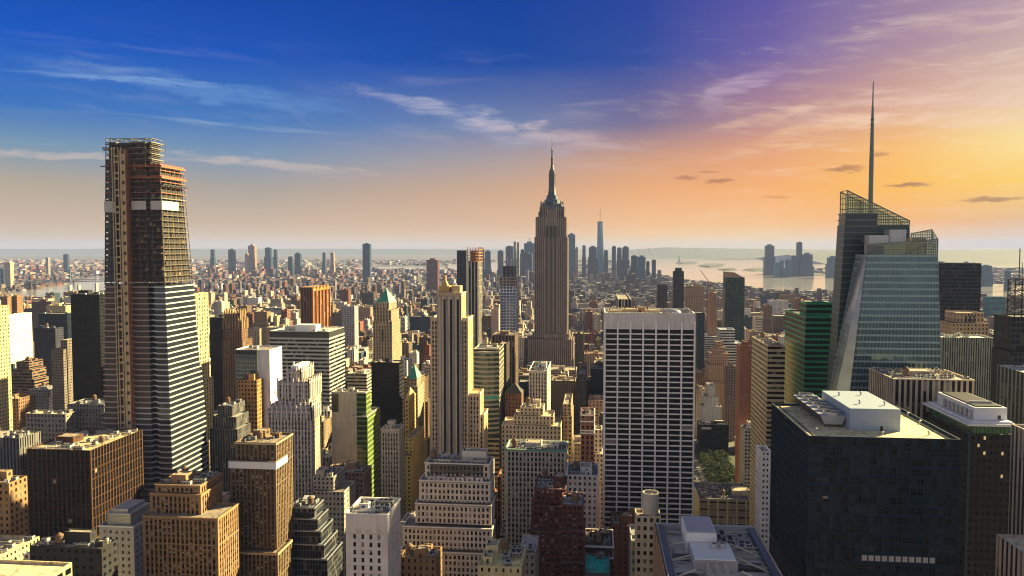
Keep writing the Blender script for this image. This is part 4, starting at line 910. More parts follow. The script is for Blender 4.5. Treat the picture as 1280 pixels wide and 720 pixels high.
def fn_bluegrid(h, root, mw, mr, r):
    x0, x1, y0, y1, z = h['T'][2]
    def f(mb):
        m_ = 8; n = int((z-100)/4.6)
        for i in range(m_):
            a, b2 = x0+(x1-x0)*(i+.2)/m_, x0+(x1-x0)*(i+.8)/m_
            for j in range(n): mb.box(a, b2, y0-.25, y0-.02, z-14-j*4.6, z-11-j*4.6)
    part(root, 'window_grid', [glass_mat('blue_pane', (.06,.13,.28), .12, .3)], f)
    for t_, c in ((h['T'][0],(.03,.03,.035)),(h['T'][1],(.16,.10,.06))):
        part(root, 'machine_floor', [STONE], lambda mb: [mb.box(t_[0]-.2+(t_[1]-t_[0])*k/9, t_[0]+1.2+(t_[1]-t_[0])*k/9, t_[2]-.6, t_[2]-.02, t_[4]-16, t_[4]+1, 0, c) for k in range(10)])
    t_ = h['T'][0]; part(root, 'antenna', [M['galv']], lambda mb: (mb.bar(((t_[0]+t_[1])/2-2, t_[2]+6, t_[4]-1), ((t_[0]+t_[1])/2-5, t_[2]+6, t_[4]+22), .5), mb.bar(((t_[0]+t_[1])/2+2, t_[2]+6, t_[4]-1), ((t_[0]+t_[1])/2+3, t_[2]+6, t_[4]+12), .8)))
def fn_orangetop(h, root, mw, mr, r):
    x0, x1, y0, y1, z = h['T'][0]; zt = at(590, 309, y0)[1]
    def f(mb):
        k = 0; zz = z
        while zz < zt:
            mb.box(x0-.6, x1+.6, y0-.6, y1+.6, zz, zz+.6, 0)
            for u in (0,.25,.5,.75,1): mb.box(x0+(x1-x0)*u-.4, x0+(x1-x0)*u+.4, y0-.3, y0+.5, zz+.6, zz+4, 1); mb.box(x1-.5, x1+.3, y0+(y1-y0)*u-.4, y0+(y1-y0)*u+.4, zz+.6, zz+4, 1)
            zz += 4
        mb.box(x0+4, x1-5, y0+3, y1-3, z, zt-5, 2)
    part(root, 'scaffold', [simple('orange_net', (.50,.22,.06), .8), M['rust'], M['wood']], f)
    part(root, 'pier', [simple('pale_pier', (.45,.43,.38), .7)], lambda mb: [mb.box(x0+(x1-x0)*u-.5, x0+(x1-x0)*u+.5, y0-.9, y0-.02, 0, z) for u in (.08,.36,.64,.92)])
def fn_whitebands(h, root, mw, mr, r):
    t_ = h['T'][0]
    for dz_ in (1.2, 6, 13, 15): cornice(root, t_, t_[4]-dz_, .9, .5, M['white'])
def fn_pitchtop(h, root, mw, mr, r):
    x0, x1, y0, y1, z = h['T'][0]; part(root, 'roof_cap', [M['black']], lambda mb: mb.box(x0+4, x1-4, y0+4, y1-4, z, z+7))
def fn_slant(h, root, mw, mr, r):
    x0, x1, y0, y1, z = h['T'][0]
    def f(mb):
        A = [(x0,y0,z),(x1,y0,z),(x1,y1,z),(x0,y1,z)]; Bt = [(x0,y0,z+10),(x0+(x1-x0)*.45,y0,z+9),(x1,y0,z-1),(x1,y1,z-1),(x0,y1,z+10)]
        mb.face([A[0],A[1],Bt[2],Bt[1],Bt[0]],0,None,(.30,.22,.15)); mb.face([A[1],A[2],Bt[3],Bt[2]],0,None,(.3,.2,.1)); mb.face([A[3],A[0],Bt[0],Bt[4]],0,None,(.3,.2,.1))
        mb.face([Bt[0],Bt[1],Bt[2],Bt[3],Bt[4]],0,None,(.3,.2,.1)); mb.face([A[2],A[3],Bt[4],Bt[3]],0,None,(.3,.2,.1))
    part(root, 'slanted_crown', [STONE], f)
def fn_litpane(h, root, mw, mr, r):
    x0, x1, y0, y1, z = h['T'][0]
    a, _ = at(877, 536, y0); b2, _ = at(889, 536, y0)
    part(root, 'lit_window', [M['dim']], lambda mb: mb.box(a, b2, y0-.12, y0-.02, z-6, z-3.2))
def fn_greenside(h, root, mw, mr, r):
    for i, t_ in enumerate(h['T']):
        x0, x1, y0, y1, z = t_; xm, _ = at(446, 520, y0)
        def f(mb):
            n = 12 if i == 0 else 10; s0 = max(xm, x0)
            if x1-s0 > 2: mb.box(s0, x1+.1, y0-.25, y0-.02, 10, z-1, 0)
            mb.box(x1+.02, x1+.35, y0+.3, y1, 10, z-1, 1)
            for k in range(28):
                zz = z-4-k*4
                if x1-s0 > 2: mb.box(s0, x1+.3, y0-.4, y0-.26, zz, zz+.5, 2)
                mb.box(x1+.36, x1+.6, y0, y1, zz, zz+.9, 2)
        part(root, 'green_glazing', [glass_mat('deep_green_glass', (.02,.05,.02), .06), glass_mat('lime_glass', (.10,.15,.04), .15), simple('green_spandrel', (.22,.30,.08), .6)], f)
    x0, x1, y0, y1, z = h['T'][0]; xb, _ = at(423, 500, y0)
    part(root, 'tile_joint', [M['steel']], lambda mb: [mb.box(x0, xm_, y0-.05, y0-.01, z-3-k*5.5, z-2.85-k*5.5) for k in range(24) for xm_ in (at(446,520,y0)[0],)])
    part(root, 'louvre', [M['black']], lambda mb: mb.box(x0+.6, xb, y0-.2, y0-.06, z-16, z-1.5))
def fn_greenglass(h, root, mw, mr, r):
    for t_ in h['T']:
        x0, x1, y0, y1, z = t_
        part(root, 'spandrel', [glass_mat('green_spandrel_glass', (.0,.20,.11), .35, 0, 1.4, .4, .05)], lambda mb: [(mb.box(x0-.2, x1+.2, y0-.2, y0-.02, z-1-k*4.2, z+.4-k*4.2), mb.box(x0-.2, x0-.02, y0-.02, y1, z-1-k*4.2, z+.4-k*4.2)) for k in range(26)])
def fn_arches(h, root, mw, mr, r):
    t_ = h['T'][0]; part(root, 'arched_window', [M['black']], lambda mb: [mb.box(t_[0]+(t_[1]-t_[0])*u-.9, t_[0]+(t_[1]-t_[0])*u+.9, t_[2]-.1, t_[2]-.02, t_[4]-9, t_[4]-2.5) for u in (.35,.5,.65)])
def fn_latticemast(h, root, mw, mr, r):
    t0 = h['T'][0]
    def f(mb):
        a, z0 = at(1268, 392, 608); b2, _ = at(1286, 392, 608); zt = at(1270, 349, 608)[1]; ya, yb = 608, 618
        C = [(a,ya),(b2,ya),(b2,yb),(a,yb)]
        n = 6; hs = (zt-z0)/n
        for x, y in C: mb.bar((x,y,z0-6),(x,y,zt),.45)
        for k in range(n+1):
            for i in range(4): p, q = C[i], C[(i+1)%4]; mb.bar((*p,z0+k*hs),(*q,z0+k*hs),.3)
            if k < n:
                for i in range(4): p, q = C[i], C[(i+1)%4]; mb.bar((*p,z0+k*hs),(*q,z0+(k+1)*hs),.25); mb.bar((*q,z0+k*hs),(*p,z0+(k+1)*hs),.25)
        mb.bar(((a+b2)/2,613,zt),((a+b2)/2,613,zt+22),.35); mb.bar(((a+b2)/2+2,613,zt),((a+b2)/2+2,613,zt+12),.2)
    part(root, 'lattice_mast', [M['black']], f)
# ------------------------------------------------------------------ landmarks
def white_grid_tower():
    Y = 530; x0, z = at(755.5, 391, Y); x1, _ = at(869.5, 391, Y); z = at(812, 391, Y)[1]; y1 = Y+42
    root = empty('office_tower', ((x0+x1)/2, Y+21, 0), 'broad white office tower gridded with seven columns of wide black windows')
    ztop = at(812, 411, Y)[1]; st = style((.82,.77,.72), (.90,.77,1), (x1-x0-1.0)/7, 3.52, marg=.5)
    mw = MB(); zl = at(812, 665, Y)[1]; n = round((ztop-zl)/3.52); zl = ztop-n*3.52
    wins = punched(mw, (x0,Y), (x1,Y), zl, ztop, st, rec=.8)
    wins2 = punched(mw, (x0,y1), (x0,Y), zl, ztop, style(st['col'], (.8,.66,1), 8, 3.52, marg=1), rec=.6)
    plain_wall(mw, (x0,Y), (x1,Y), 0, zl, st['col'], (.9,.7,1), 8.6, 3.5)
    plain_wall(mw, (x0,y1), (x0,Y), 0, zl, st['col'], (.9,.7,1), 8.6, 3.5)
    for a, b2 in (((x1,Y),(x1,y1)), ((x1,y1),(x0,y1))): plain_wall(mw, a, b2, 0, ztop, st['col'], (.9,.7,1), 8.6, 3.5)
    for a, b2 in (((x0,Y),(x1,Y)),((x1,Y),(x1,y1)),((x1,y1),(x0,y1)),((x0,y1),(x0,Y))): mw.face([(a[0],a[1],ztop),(b2[0],b2[1],ztop),(b2[0],b2[1],z),(a[0],a[1],z)],0,None,(.64,.59,.55),(0,0,1))
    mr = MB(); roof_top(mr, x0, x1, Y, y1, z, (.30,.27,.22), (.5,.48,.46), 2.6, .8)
    mw.build('wall', [FAC], root); mr.build('roof', [ROOF, ROOF], root)
    add_windows(root, wins+wins2, lambda w_: vis_point(w_[0], w_[1]*w_[2]), mix=(.985,.01,.005,0), r=random.Random(5))
    part(root, 'mullion_rib', [STONE], lambda mb: [mb.box(x0+.5+(x1-x0-1)*k/7-.5, x0+.5+(x1-x0-1)*k/7+.5, Y-1.0, Y-.02, 20, z-6, 0, (.84,.79,.74)) for k in range(8)])
    zr = z-2.6
    for u, v, sx, sy, sz, c in ((.12,.35,9,12,3.4,(.5,.36,.2)),(.3,.5,10,14,3.8,(.45,.33,.2)),(.55,.4,9,12,3.6,(.5,.4,.25)),(.42,.75,8,8,4.2,(.3,.2,.15))):
        bulkhead(root, x0+(x1-x0)*u, Y+42*v, zr, sx, sy, sz, c)
    part(root, 'dome_vent', [M['galv']], lambda mb: dome(mb, x0+(x1-x0)*.8, Y+18, zr+1.5, 4.5, 2.2, WHITE, 0) or mb.lathe(x0+(x1-x0)*.8, Y+18, [(4.5,zr),(4.5,zr+1.5)], 14, 0))
    part(root, 'roof_crane', [M['steel']], lambda mb: (mb.bar((x1-9,Y+30,zr),(x1-4,Y+30,zr+4.5),.25), mb.bar((x1-4,Y+30,zr+4.5),(x1-1,Y+12,zr+3),.25), mb.bar((x1-12,Y+30,zr+2),(x1-3,Y+30,zr+2),.2)))
    for k in range(6): put_ac(root, x0+(x1-x0)*(.1+.12*k), Y+5, zr, k%3)
    return (x0, x1, Y, y1, z)
def stone_skyscraper():
    Y = 1290
    spec = [(675,705,258,14),(670,707.5,271,8),(668.5,709,296,4),(666,711,417,0),(661,714,424,-8)]
    T = []
    for xl, xr, yt, off in spec:
        X0, z = at(xl, yt, Y+off); X1, _ = at(xr, yt, Y+off); z = at((xl+xr)/2, yt, Y+off)[1]; d = 62-2*off if off >= 0 else 90
        T.append([X0, X1, Y+off, Y+off+max(22, d), z])
    root = empty('skyscraper', ((T[0][0]+T[0][1])/2, Y+31, 0), 'tallest grey stone skyscraper with a tapering mast and needle spire, centre of the skyline', 'skyscraper')
    mw, mr = MB(), MB(); st = style((.30,.25,.22), (.42,.60,.45), 3.1, 4.0)
    for i, t_ in enumerate(T): box_tier(mw, mr, *t_[:4], tier_z0(T, i), t_[4], st)
    X0, _ = at(708, 400, Y+10); 
    for (pa, pb, yt, ya, yb) in ((711,717,424,Y+20,Y+70),(655,661,424,Y+20,Y+70)):
        A, z = at(pa, yt, ya); B_, _ = at(pb, yt, ya); box_tier(mw, mr, A, B_, ya, yb, 0, z, st)
    mw.build('wall', [FAC], root); mr.build('roof', [ROOF, ROOF], root)
    def fins(mb):
        for i, t_ in enumerate(T):
            z0 = tier_z0(T, i); x0, x1, y0, y1, z1 = t_; n = int((x1-x0)/3.1)
            for k in range(n+1):
                x = x0+(x1-x0)*k/n; w_ = 1.5 if k in (0, n, n//3, n-n//3) else .5
                mb.box(x-w_/2, x+w_/2, y0-.7, y0-.02, z0, z1-1, 0, (.36,.30,.26))
            n = int((y1-y0)/3.1)
            for k in range(n+1):
                y = y0+(y1-y0)*k/n; mb.box(x1+.02, x1+.7, y-.3, y+.3, z0, z1-1, 0, (.40,.335,.29)); mb.box(x0-.7, x0-.02, y-.3, y+.3, z0, z1-1, 0, (.40,.335,.29))
    part(root, 'pier', [STONE], fins)
    def dark(mb):   # black strips down the centre bays
        x0, x1, y0, y1, z1 = T[2]; 
        for u in (.37,.5,.63): mb.box(x0+(x1-x0)*u-1.6, x0+(x1-x0)*u+1.6, y0-.25, y0-.03, T[3][4], z1+18, 0)
    part(root, 'centre_bay', [M['black']], dark)
    cx_, _ = at(690, 245, Y+31); cy_ = Y+31
    Z = lambda py: at(690, py, cy_)[1]
    def crown(mb):
        mb.lathe(cx_, cy_, [(19,Z(262)),(18,Z(256)),(13,Z(254)),(12.5,Z(250)),(9.5,Z(249)),(9,Z(245)),(7,Z(244)),(6,Z(240))], 16, 0)
        for a in range(8):
            q = a*math.pi/4+.2; c_, s_ = math.cos(q), math.sin(q); mb.bar((cx_+18*c_, cy_+18*s_, Z(262)), (cx_+18*c_, cy_+18*s_, Z(252)), 1.6, 1)
        for sx in (-1, 1):
            for k in range(3): mb.box(cx_+sx*(16+k*1.8)-1.5, cx_+sx*(16+k*1.8)+1.5, Y+12, Y+20, Z(272), Z(258+k*3.6), 1)
    part(root, 'stepped_crown', [M['bluesteel'], simple('crown_stone', (.16,.13,.12), .7)], crown)
    part(root, 'mast', [simple('mast_metal', (.09,.09,.10), .5, .2)], lambda mb: (mb.lathe(cx_, cy_, [(6.2,Z(241)),(5.0,Z(232)),(4.4,Z(216)),(5.0,Z(215.5)),(5.0,Z(213.5)),(3.4,Z(212.5)),(2.4,Z(208)),(1.9,Z(207))], 14, 0),
        [mb.box(cx_+4.9*math.cos(a)-.5, cx_+4.9*math.cos(a)+.5, cy_+4.9*math.sin(a)-.5, cy_+4.9*math.sin(a)+.5, Z(241), Z(217)) for a in [k*math.pi/4 for k in range(8)]]))
    part(root, 'spire', [M['black']], lambda mb: (mb.lathe(cx_, cy_, [(1.9,Z(208)),(1.6,Z(200)),(2.1,Z(199.7)),(2.1,Z(198)),(1.2,Z(197)),(1.1,Z(186)),(.55,Z(185)),(.4,Z(172)),(0,Z(170.5))], 8, 0),
        [mb.lathe(cx_, cy_, [(1.2,Z(p)),(2.2,Z(p-.5)),(1.2,Z(p-1))], 8, 0) for p in (205,202,194,190)]))
    return T
def loft_pt(line, z):
    (xa, ya, za), (xb, yb, zb) = line; t_ = (z-za)/(zb-za); return (xa+(xb-xa)*t_, ya+(yb-ya)*t_)
def pl(px1, py1, Y1, px2, py2, Y2):
    X1, Z1 = at(px1, py1, Y1); X2, Z2 = at(px2, py2, Y2); return ((X1,Y1,Z1),(X2,Y2,Z2))
def spired_glass_tower():
    root = empty('glass_tower', (at(1110,400,560)[0], 560, 0), 'faceted glass tower with slanted lattice tops and a tall white grey spire, right side', 'skyscraper')
    gl = glass_mat('facet_glass', (.05,.11,.145), .08, .5, 1.6, .6, .09); fa = glass_mat('facet_glass_sky_tint', (.20,.25,.31), .2, .5, 1.6, .5, .12)  # second glass is paler: sky reflection on the left facet put into its colour
    # front crystal: corner lines front-left, front-right, back-right, back-left
    FL = pl(1062,492,540,1085,306,540); FR = pl(1177,492,540,1171.5,299,540)
    BR = ((FR[0][0]-2, 572, FR[0][2]), (FR[1][0]-6, 572, FR[1][2])); BL = pl(1036,492,572,1074,297,572)
    def loft(mb, L_, z0, z1, mi=0, out_=0.0, last=None):
        n = len(L_); a = [loft_pt(l, z0) for l in L_]; b2 = [loft_pt(l, z1) for l in L_]
        if out_:
            def ex(P):
                cx_ = sum(p[0] for p in P)/n; cy_ = sum(p[1] for p in P)/n
                return [(p[0]+math.copysign(out_, p[0]-cx_), p[1]+math.copysign(out_, p[1]-cy_)) for p in P]
            a, b2 = ex(a), ex(b2)
        for i in range(n):
            j = (i+1) % n; mb.face([(*a[i],z0),(*a[j],z0),(*b2[j],z1),(*b2[i],z1)], last if last is not None and i == n-1 else mi)
        mb.face([(*p,z1) for p in b2], mi); mb.face([(*p,z0) for p in reversed(a)], mi)
    LB = [FL, FR, BR, BL]; ztB = at(1110, 318, 545)[1]
    part(root, 'front_glass', [gl, fa], lambda mb: loft(mb, LB, 0, ztB, 0, 0.0, 1))
    n = int(ztB/4.3)
    for k in range(n):
        z = ztB-1.6-k*4.3
        if pix(loft_pt(FL,z)[0], 540, z)[1] > 530: break
        part(root, 'spandrel', [SPB], lambda mb: loft(mb, LB, z, z+1.25, 0, .22))
    def mull(mb):
        for i, (l1, l2, m_) in enumerate(((FL,FR,24),(BL,FL,9))):
            for k in range(m_+1):
                q = k/m_; a = [loft_pt(l1,40), loft_pt(l2,40)]; b2 = [loft_pt(l1,ztB), loft_pt(l2,ztB)]
                p0 = (a[0][0]+(a[1][0]-a[0][0])*q, a[0][1]+(a[1][1]-a[0][1])*q-.15, 40); p1 = (b2[0][0]+(b2[1][0]-b2[0][0])*q, b2[0][1]+(b2[1][1]-b2[0][1])*q-.15, ztB)
                mb.bar(p0, p1, .16)
    part(root, 'mullion', [SPB], mull)
    # tall rear slab
    RL = pl(1043,480,575,1059,238,575); RR = pl(1140,480,575,1137,276,575)
    RBR = ((RR[0][0],592,RR[0][2]),(RR[1][0],592,RR[1][2])); RBL = ((RL[0][0],592,RL[0][2]),(RL[1][0],592,RL[1][2]))
    zA = at(1080, 281, 575)[1]; zA2 = at(1075, 266, 575)[1]
    part(root, 'rear_glass', [glass_mat('rear_glass', (.014,.038,.05), .35, 0, 1.45, .4, .08)], lambda mb: loft(mb, [RL, RR, RBR, RBL], 0, zA))
    def blk(mb):
        a = loft_pt(RL, zA); b2 = loft_pt(RL, zA2); xm = at(1097, 270, 575)[0]
        mb.face([(*a,zA),(xm,575,zA),(xm,575,zA2),(*b2,zA2)]); mb.face([(xm,575,zA),(xm,590,zA),(xm,590,zA2),(xm,575,zA2)]); mb.face([(b2[0],575,zA2),(xm,575,zA2),(xm,590,zA2),(b2[0],590,zA2)])
        mb.face([(a[0],590,zA),(a[0],575,zA),(b2[0],575,zA2),(b2[0],590,zA2)]); mb.face([(xm,590,zA),(a[0],590,zA),(b2[0],590,zA2),(xm,590,zA2)])
    part(root, 'rear_plant_floor', [M['glass_blue']], blk)
    for k in range(30):
        z = zA2-k*4.3
        if z < 150: break
        LL = [RL, RR, RBR, RBL] if z < zA-1 else [RL, ((at(1097,270,575)[0],575,0),(at(1097,270,575)[0],575,400)), ((at(1097,270,575)[0],590,0),(at(1097,270,575)[0],590,400)), RBL]
        part(root, 'spandrel', [SPD], lambda mb: loft(mb, LL, z-1.0, z-.2, 0, .2))
    # lattice screens
    def screen(mb, P, botf, topf, nx, dz_, y):
        xa, xb = P
        for k in range(nx+1):
            x = xa+(xb-xa)*k/nx; z0, z1 = botf(x), topf(x)
            if z1 > z0: mb.bar((x,y,z0),(x,y,z1), .22 if k not in (0,nx) else .4)
        z = min(botf(xa), botf(xb)); zm = max(topf(xa), topf(xb)); hs = dz_
        zz = z
        while zz < zm:
            xs_ = [xa+(xb-xa)*k/80 for k in range(81) if botf(xa+(xb-xa)*k/80) <= zz <= topf(xa+(xb-xa)*k/80)]
            if xs_: mb.bar((min(xs_),y,zz),(max(xs_),y,zz),.34)
            zz += hs
        mb.bar((xa,y,topf(xa)),(xb,y,topf(xb)),.45)
        for k in range(12):
            x0_, x1_ = xa+(xb-xa)*k/12, xa+(xb-xa)*(k+1)/12; b0_, b1_ = botf((x0_+x1_)/2), botf((x0_+x1_)/2)
            if topf((x0_+x1_)/2) > b0_: mb.face([(x0_,y+.2,b0_),(x1_,y+.2,b1_),(x1_,y+.2,max(b1_,topf(x1_))),(x0_,y+.2,max(b0_,topf(x0_)))], 1)
    xA, zTA = at(1059,238,575); xB, zTB = at(1137,276,575); xm = at(1097,270,575)[0]
    topA = lambda x: zTA+(zTB-zTA)*(x-xA)/(xB-xA)
    part(root, 'lattice_screen', [SPD, FRIT], lambda mb: (screen(mb, (xA,xB), lambda x: (zA2 if x < xm else zA)-.2, topA, 34, 1.9, 575), screen(mb, (xA,xB), lambda x: (zA2 if x < xm else zA)-.2, topA, 24, 3.8, 590),
        mb.bar((xA,575,zTA),(xA,590,zTA),.3), mb.bar((xB,575,zTB),(xB,590,zTB),.3)))
    a = loft_pt(FL, ztB); b2 = loft_pt(FR, ztB); zc, zd = FL[1][2], FR[1][2]; xp, zp = at(1165,287,572); xq, zq = at(1139,292,572)
    part(root, 'lattice_screen', [SPD, FRIT], lambda mb: (screen(mb, (a[0],b2[0]), lambda x: ztB-.2, lambda x: zc+(zd-zc)*(x-a[0])/(b2[0]-a[0]), 38, 1.7, 540.3),
        screen(mb, (xq,xp), lambda x: ztB-.2, lambda x: zq+(zp-zq)*(x-xq)/(xp-xq), 9, 1.9, 572), mb.bar((xp,572,zp),(b2[0],540.3,zd),.35), mb.bar((xp,572,zp),(xp+3,572,ztB),.3),
        [mb.bar((xp+(b2[0]-xp)*q,572-31.7*q,ztB),(xp+(b2[0]-xp)*q,572-31.7*q,zp+(zd-zp)*q),.15) for q in (.15,.3,.45,.6,.75,.9)], [mb.bar((xp,572,ztB+k*2.2),(b2[0],540.3,ztB+k*2.2),.12) for k in range(5)],
        mb.bar((a[0],540.3,zc),(BL[1][0],572,BL[1][2]),.35)))
    # plant boxes on the front roof
    def box_px(x0p, x1p, yt, yb, Y, mat, nm):
        A, z1 = at(x0p, yt, Y); B_, _ = at(x1p, yt, Y); z0 = ztB
        part(root, nm, [mat], lambda mb: mb.box(A, B_, Y, Y+10, z0, z1))
    box_px(1112, 1133, 287, 304, 556, M['galv'], 'plant_box'); box_px(1087, 1111, 294, 304, 553, M['galv'], 'plant_box'); box_px(1140, 1158, 297, 304, 558, M['steel'], 'plant_box')
    # spire
    Ys = 583; zb = at(1088, 268, Ys)[1]-1; sx = at(1088.5,240,Ys)[0]; Zs = lambda py: at(1090, py, Ys)[1]
    part(root, 'spire', [simple('spire_metal', (.13,.17,.16), .4, .3)], lambda mb: (mb.lathe(sx, Ys, [(1.6,zb),(1.5,Zs(200)),(1.1,Zs(160)),(.75,Zs(134)),(.95,Zs(133)),(.5,Zs(132)),(.35,Zs(104)),(0,Zs(100))], 10, 0),
        [mb.lathe(sx, Ys, [(1.2,Zs(p)),(1.6,Zs(p)+.3),(1.2,Zs(p)+.6)], 10, 0) for p in range(150, 248, 6)]))
    x0 = min(RL[0][0], BL[0][0]); x1 = FR[0][0]+1
    return [(at(1055,260,575)[0], RR[0][0], 575, 590, zA2), (x0, x1, 540, 590, ztB)]
SPB = simple('pale_metal_band', (.21,.30,.335), .35, .3, .2); SPD = simple('dark_metal_band', (.10,.125,.115), .4, .3, .15)
FRIT = bpy.data.materials.new('fritted_glass'); FRIT.use_nodes = True; _t = NT(FRIT.node_tree); _t.N.clear()
_a = _t.n('ShaderNodeBsdfTranslucent'); _a.inputs[0].default_value = (.22,.26,.24,1); _b = _t.n('ShaderNodeBsdfTransparent'); _b.inputs[0].default_value = (.55,.62,.58,1)
_m = _t.n('ShaderNodeMixShader'); _m.inputs[0].default_value = .12; _t.L.new(_b.outputs[0], _m.inputs[1]); _t.L.new(_a.outputs[0], _m.inputs[2]); _o = _t.n('ShaderNodeOutputMaterial'); _t.L.new(_m.outputs[0], _o.inputs[0])
def unfinished_tower():
    Y = 600; zt = at(170, 178, Y)[1]; zr = at(215, 207, Y)[1]; zg = at(240, 357, Y)[1]; fh = 4.4
    root = empty('unfinished_tower', (at(170,500,Y)[0]+5, Y+25, 0), 'tall unfinished tower, bare steel floors above white banded glass, at the left', 'skyscraper')
    z0 = at(170, 590, Y)[1]; z1 = at(170, 205, Y)[1]
    def X(pb, pt): # x of a corner line by level
        xa, xb = at(pb,590,Y)[0], at(pt,205,Y)[0]; return lambda z: xa+(xb-xa)*(z-z0)/(z1-z0)
    xL, xH0, xH1, xN0, xN1, xR = X(129,131.5), X(147,145), X(170,163), X(191,182), X(200,187), X(216,200)
    dep = lambda z: 60+(36-60)*(z-z0)/(z1-z0)
    def poly(z, o=0.0, d=0.0):
        y = Y-o; b2 = Y+dep(z)+o
        return [(xL(z)-o,y+d),(xH0(z)+o,y+d),(xH0(z)+o,y+4),(xH1(z)-o,y+4),(xH1(z)-o,y+d),(xN0(z)+o,y+d),(xN0(z)+o,y+3.5),(xN1(z)-o,y+3.5),(xN1(z)-o,y+d),(xR(z)+o,y+d),(xR(z)+o,b2),(xL(z)-o,b2)]
    def poly_in(z, o): # inset body
        return [(xL(z)+o,Y+o),(xH0(z)-o,Y+o),(xH0(z)-o,Y+4+o),(xH1(z)+o,Y+4+o),(xH1(z)+o,Y+o),(xN0(z)-o,Y+o),(xN0(z)-o,Y+3.5+o),(xN1(z)+o,Y+3.5+o),(xN1(z)+o,Y+o),(xR(z)-o,Y+o),(xR(z)-o,Y+dep(z)-o),(xL(z)+o,Y+dep(z)-o)]
    def prism(mb, A, za, B_, zb, mi=0, cap=True, mis=None):
        n = len(A)
        for i in range(n):
            j = (i+1) % n; mb.face([(*A[i],za),(*A[j],za),(*B_[j],zb),(*B_[i],zb)], mis[i] if mis else mi)
        if cap: mb.face([(*p,zb) for p in B_], mi); mb.face([(*p,za) for p in reversed(A)], mi)
    # glazing of the finished storeys
    gw = glass_mat('tower_glass', (.035,.045,.058), .07, .5, 1.6, .7, .12)
    gd = simple('unglazed_dark', (.05,.035,.028), .6, 0, .6, .25)
    part(root, 'glazing', [gd, gw, M['glass']], lambda mb: prism(mb, poly_in(0,.5), 0, poly_in(zg,.5), zg, 0, True, [0,0,0,0,0,2,2,2,1,1,0,0]))
    white, pinkb = simple('white_spandrel', (.50,.51,.52), .5, .1, .15), simple('bare_spandrel', (.36,.26,.21), .7, 0, .3)
    nfl = int(zt/fh); bare = simple('bare_steel', (.10,.07,.05), .6, .1)
    for k in range(nfl+1):
        z = zt-k*fh
        if z < 12: break
        if z < zg+fh*.5:
            hh = .95
            fr = 1 if z > at(170,505,Y)[1] else 0
            part(root, 'floor_spandrel', [white, pinkb], lambda mb: prism(mb, poly(z,.25), z, poly(z+hh,.25), z+hh, 0, True, [1,1,1,1,fr,0,0,0,0,0,0,1]))
        else:
            if z > zr+1:   # only the left part reaches the very top
                P_ = poly(z,.1); P_[9] = (xN1(z)+2, P_[9][1]); P_[8] = (xN1(z)-.1, P_[8][1]); P_[10] = (xN1(z)+2, Y+18); P_[11] = (P_[11][0], Y+18)
            else: P_ = poly(z,.1)
            py = pix(xR(z), Y, z)[1]
            m_ = M['rust'] if 203 < py < 243 else (bare if py > 250 else M['steel'])
            part(root, 'floor_slab', [m_, M['black']], lambda mb: prism(mb, P_, z, P_, z+.55, 0, True))
    def cols(mb, zlo, zhi, r_=.35):
        for zf in (0,):
            xs_ = lambda z: [xL(z)+.3, (xL(z)+xH0(z))/2, xH0(z)-.2, xH1(z)+.4, (xH1(z)+xN0(z))/2, xN0(z)-.4, xN1(z)+.3, xR(z)-.4]
            for i in range(8):
                hi = zhi if i < 6 else min(zhi, zr)
                mb.bar((xs_(zlo)[i], Y+.3, zlo), (xs_(hi)[i], Y+.3, hi), r_)
            for q in (.0,.2,.4,.6,.8,1.0):
                hi = min(zhi, zr); mb.bar((xR(zlo)-.4, Y+.5+(dep(zlo)-1)*q, zlo), (xR(hi)-.4, Y+.5+(dep(hi)-1)*q, hi), r_); mb.bar((xL(zlo)+.4, Y+.5+(dep(zlo)-1)*q, zlo), (xL(hi)+.4, Y+.5+(dep(hi)-1)*q, hi), r_)
    part(root, 'steel_column', [simple('column_steel', (.07,.06,.05), .6, .1)], lambda mb: cols(mb, zg, zt+3))
    def upper(mb):   # near-black blocks paint the shade inside the open storeys, plus stored material
        for k in range(int((zt-zg)/fh)):
            z = zt-k*fh-fh
            if z < zg: break
            d_ = min(dep(z), 18 if z > zr else 99)
            mb.box(xL(z)+1.5, (xN1(z)-1 if z > zr else xR(z)-2.2), Y+2.6, Y+d_-1.5, z+.55, z+fh, 0)
            r2 = random.Random(k)
            for q in range(12):
                x = r2.uniform(xH1(z)+.5, (xN0(z) if z > zr else xR(z)-2)); w_ = r2.uniform(.8,3); y = r2.uniform(Y+.6, Y+3)
                mb.box(x, x+w_, y, y+1.5, z+.55, z+r2.uniform(1.2,3.6), r2.choice((1,1,2,3,0)))
            for q in range(7):
                y = r2.uniform(Y+2, Y+max(6, d_-6)); x = min(xR(z), 999)-r2.uniform(1.5,4)
                if z < zr: mb.box(x-1, x, y, y+r2.uniform(1,4), z+.55, z+r2.uniform(1.2,3.9), r2.choice((1,2,3,0,0)))
    part(root, 'storey_infill', [simple('painted_storey_shade', (.022,.017,.015), .8), simple('stored_timber', (.07,.045,.03), .8), simple('stored_steel', (.12,.04,.02), .8), simple('stored_board', (.22,.16,.09), .8)], upper)
    part(root, 'netting', [simple('blue_grey_netting', (.05,.065,.08), .7, 0, .6, .2)], lambda mb: [mb.face([(xL(zt-k*fh)+.25,Y+.7,zt-k*fh-fh+.5),(xH0(zt-k*fh)-.25,Y+.7,zt-k*fh-fh+.5),(xH0(zt-k*fh)-.25,Y+.7,zt-k*fh-.2-(k%3)*.5),(xL(zt-k*fh)+.25,Y+.7,zt-k*fh-.2-(k%3)*.5)]) for k in range(3, int((zt-zg)/fh)+1)])
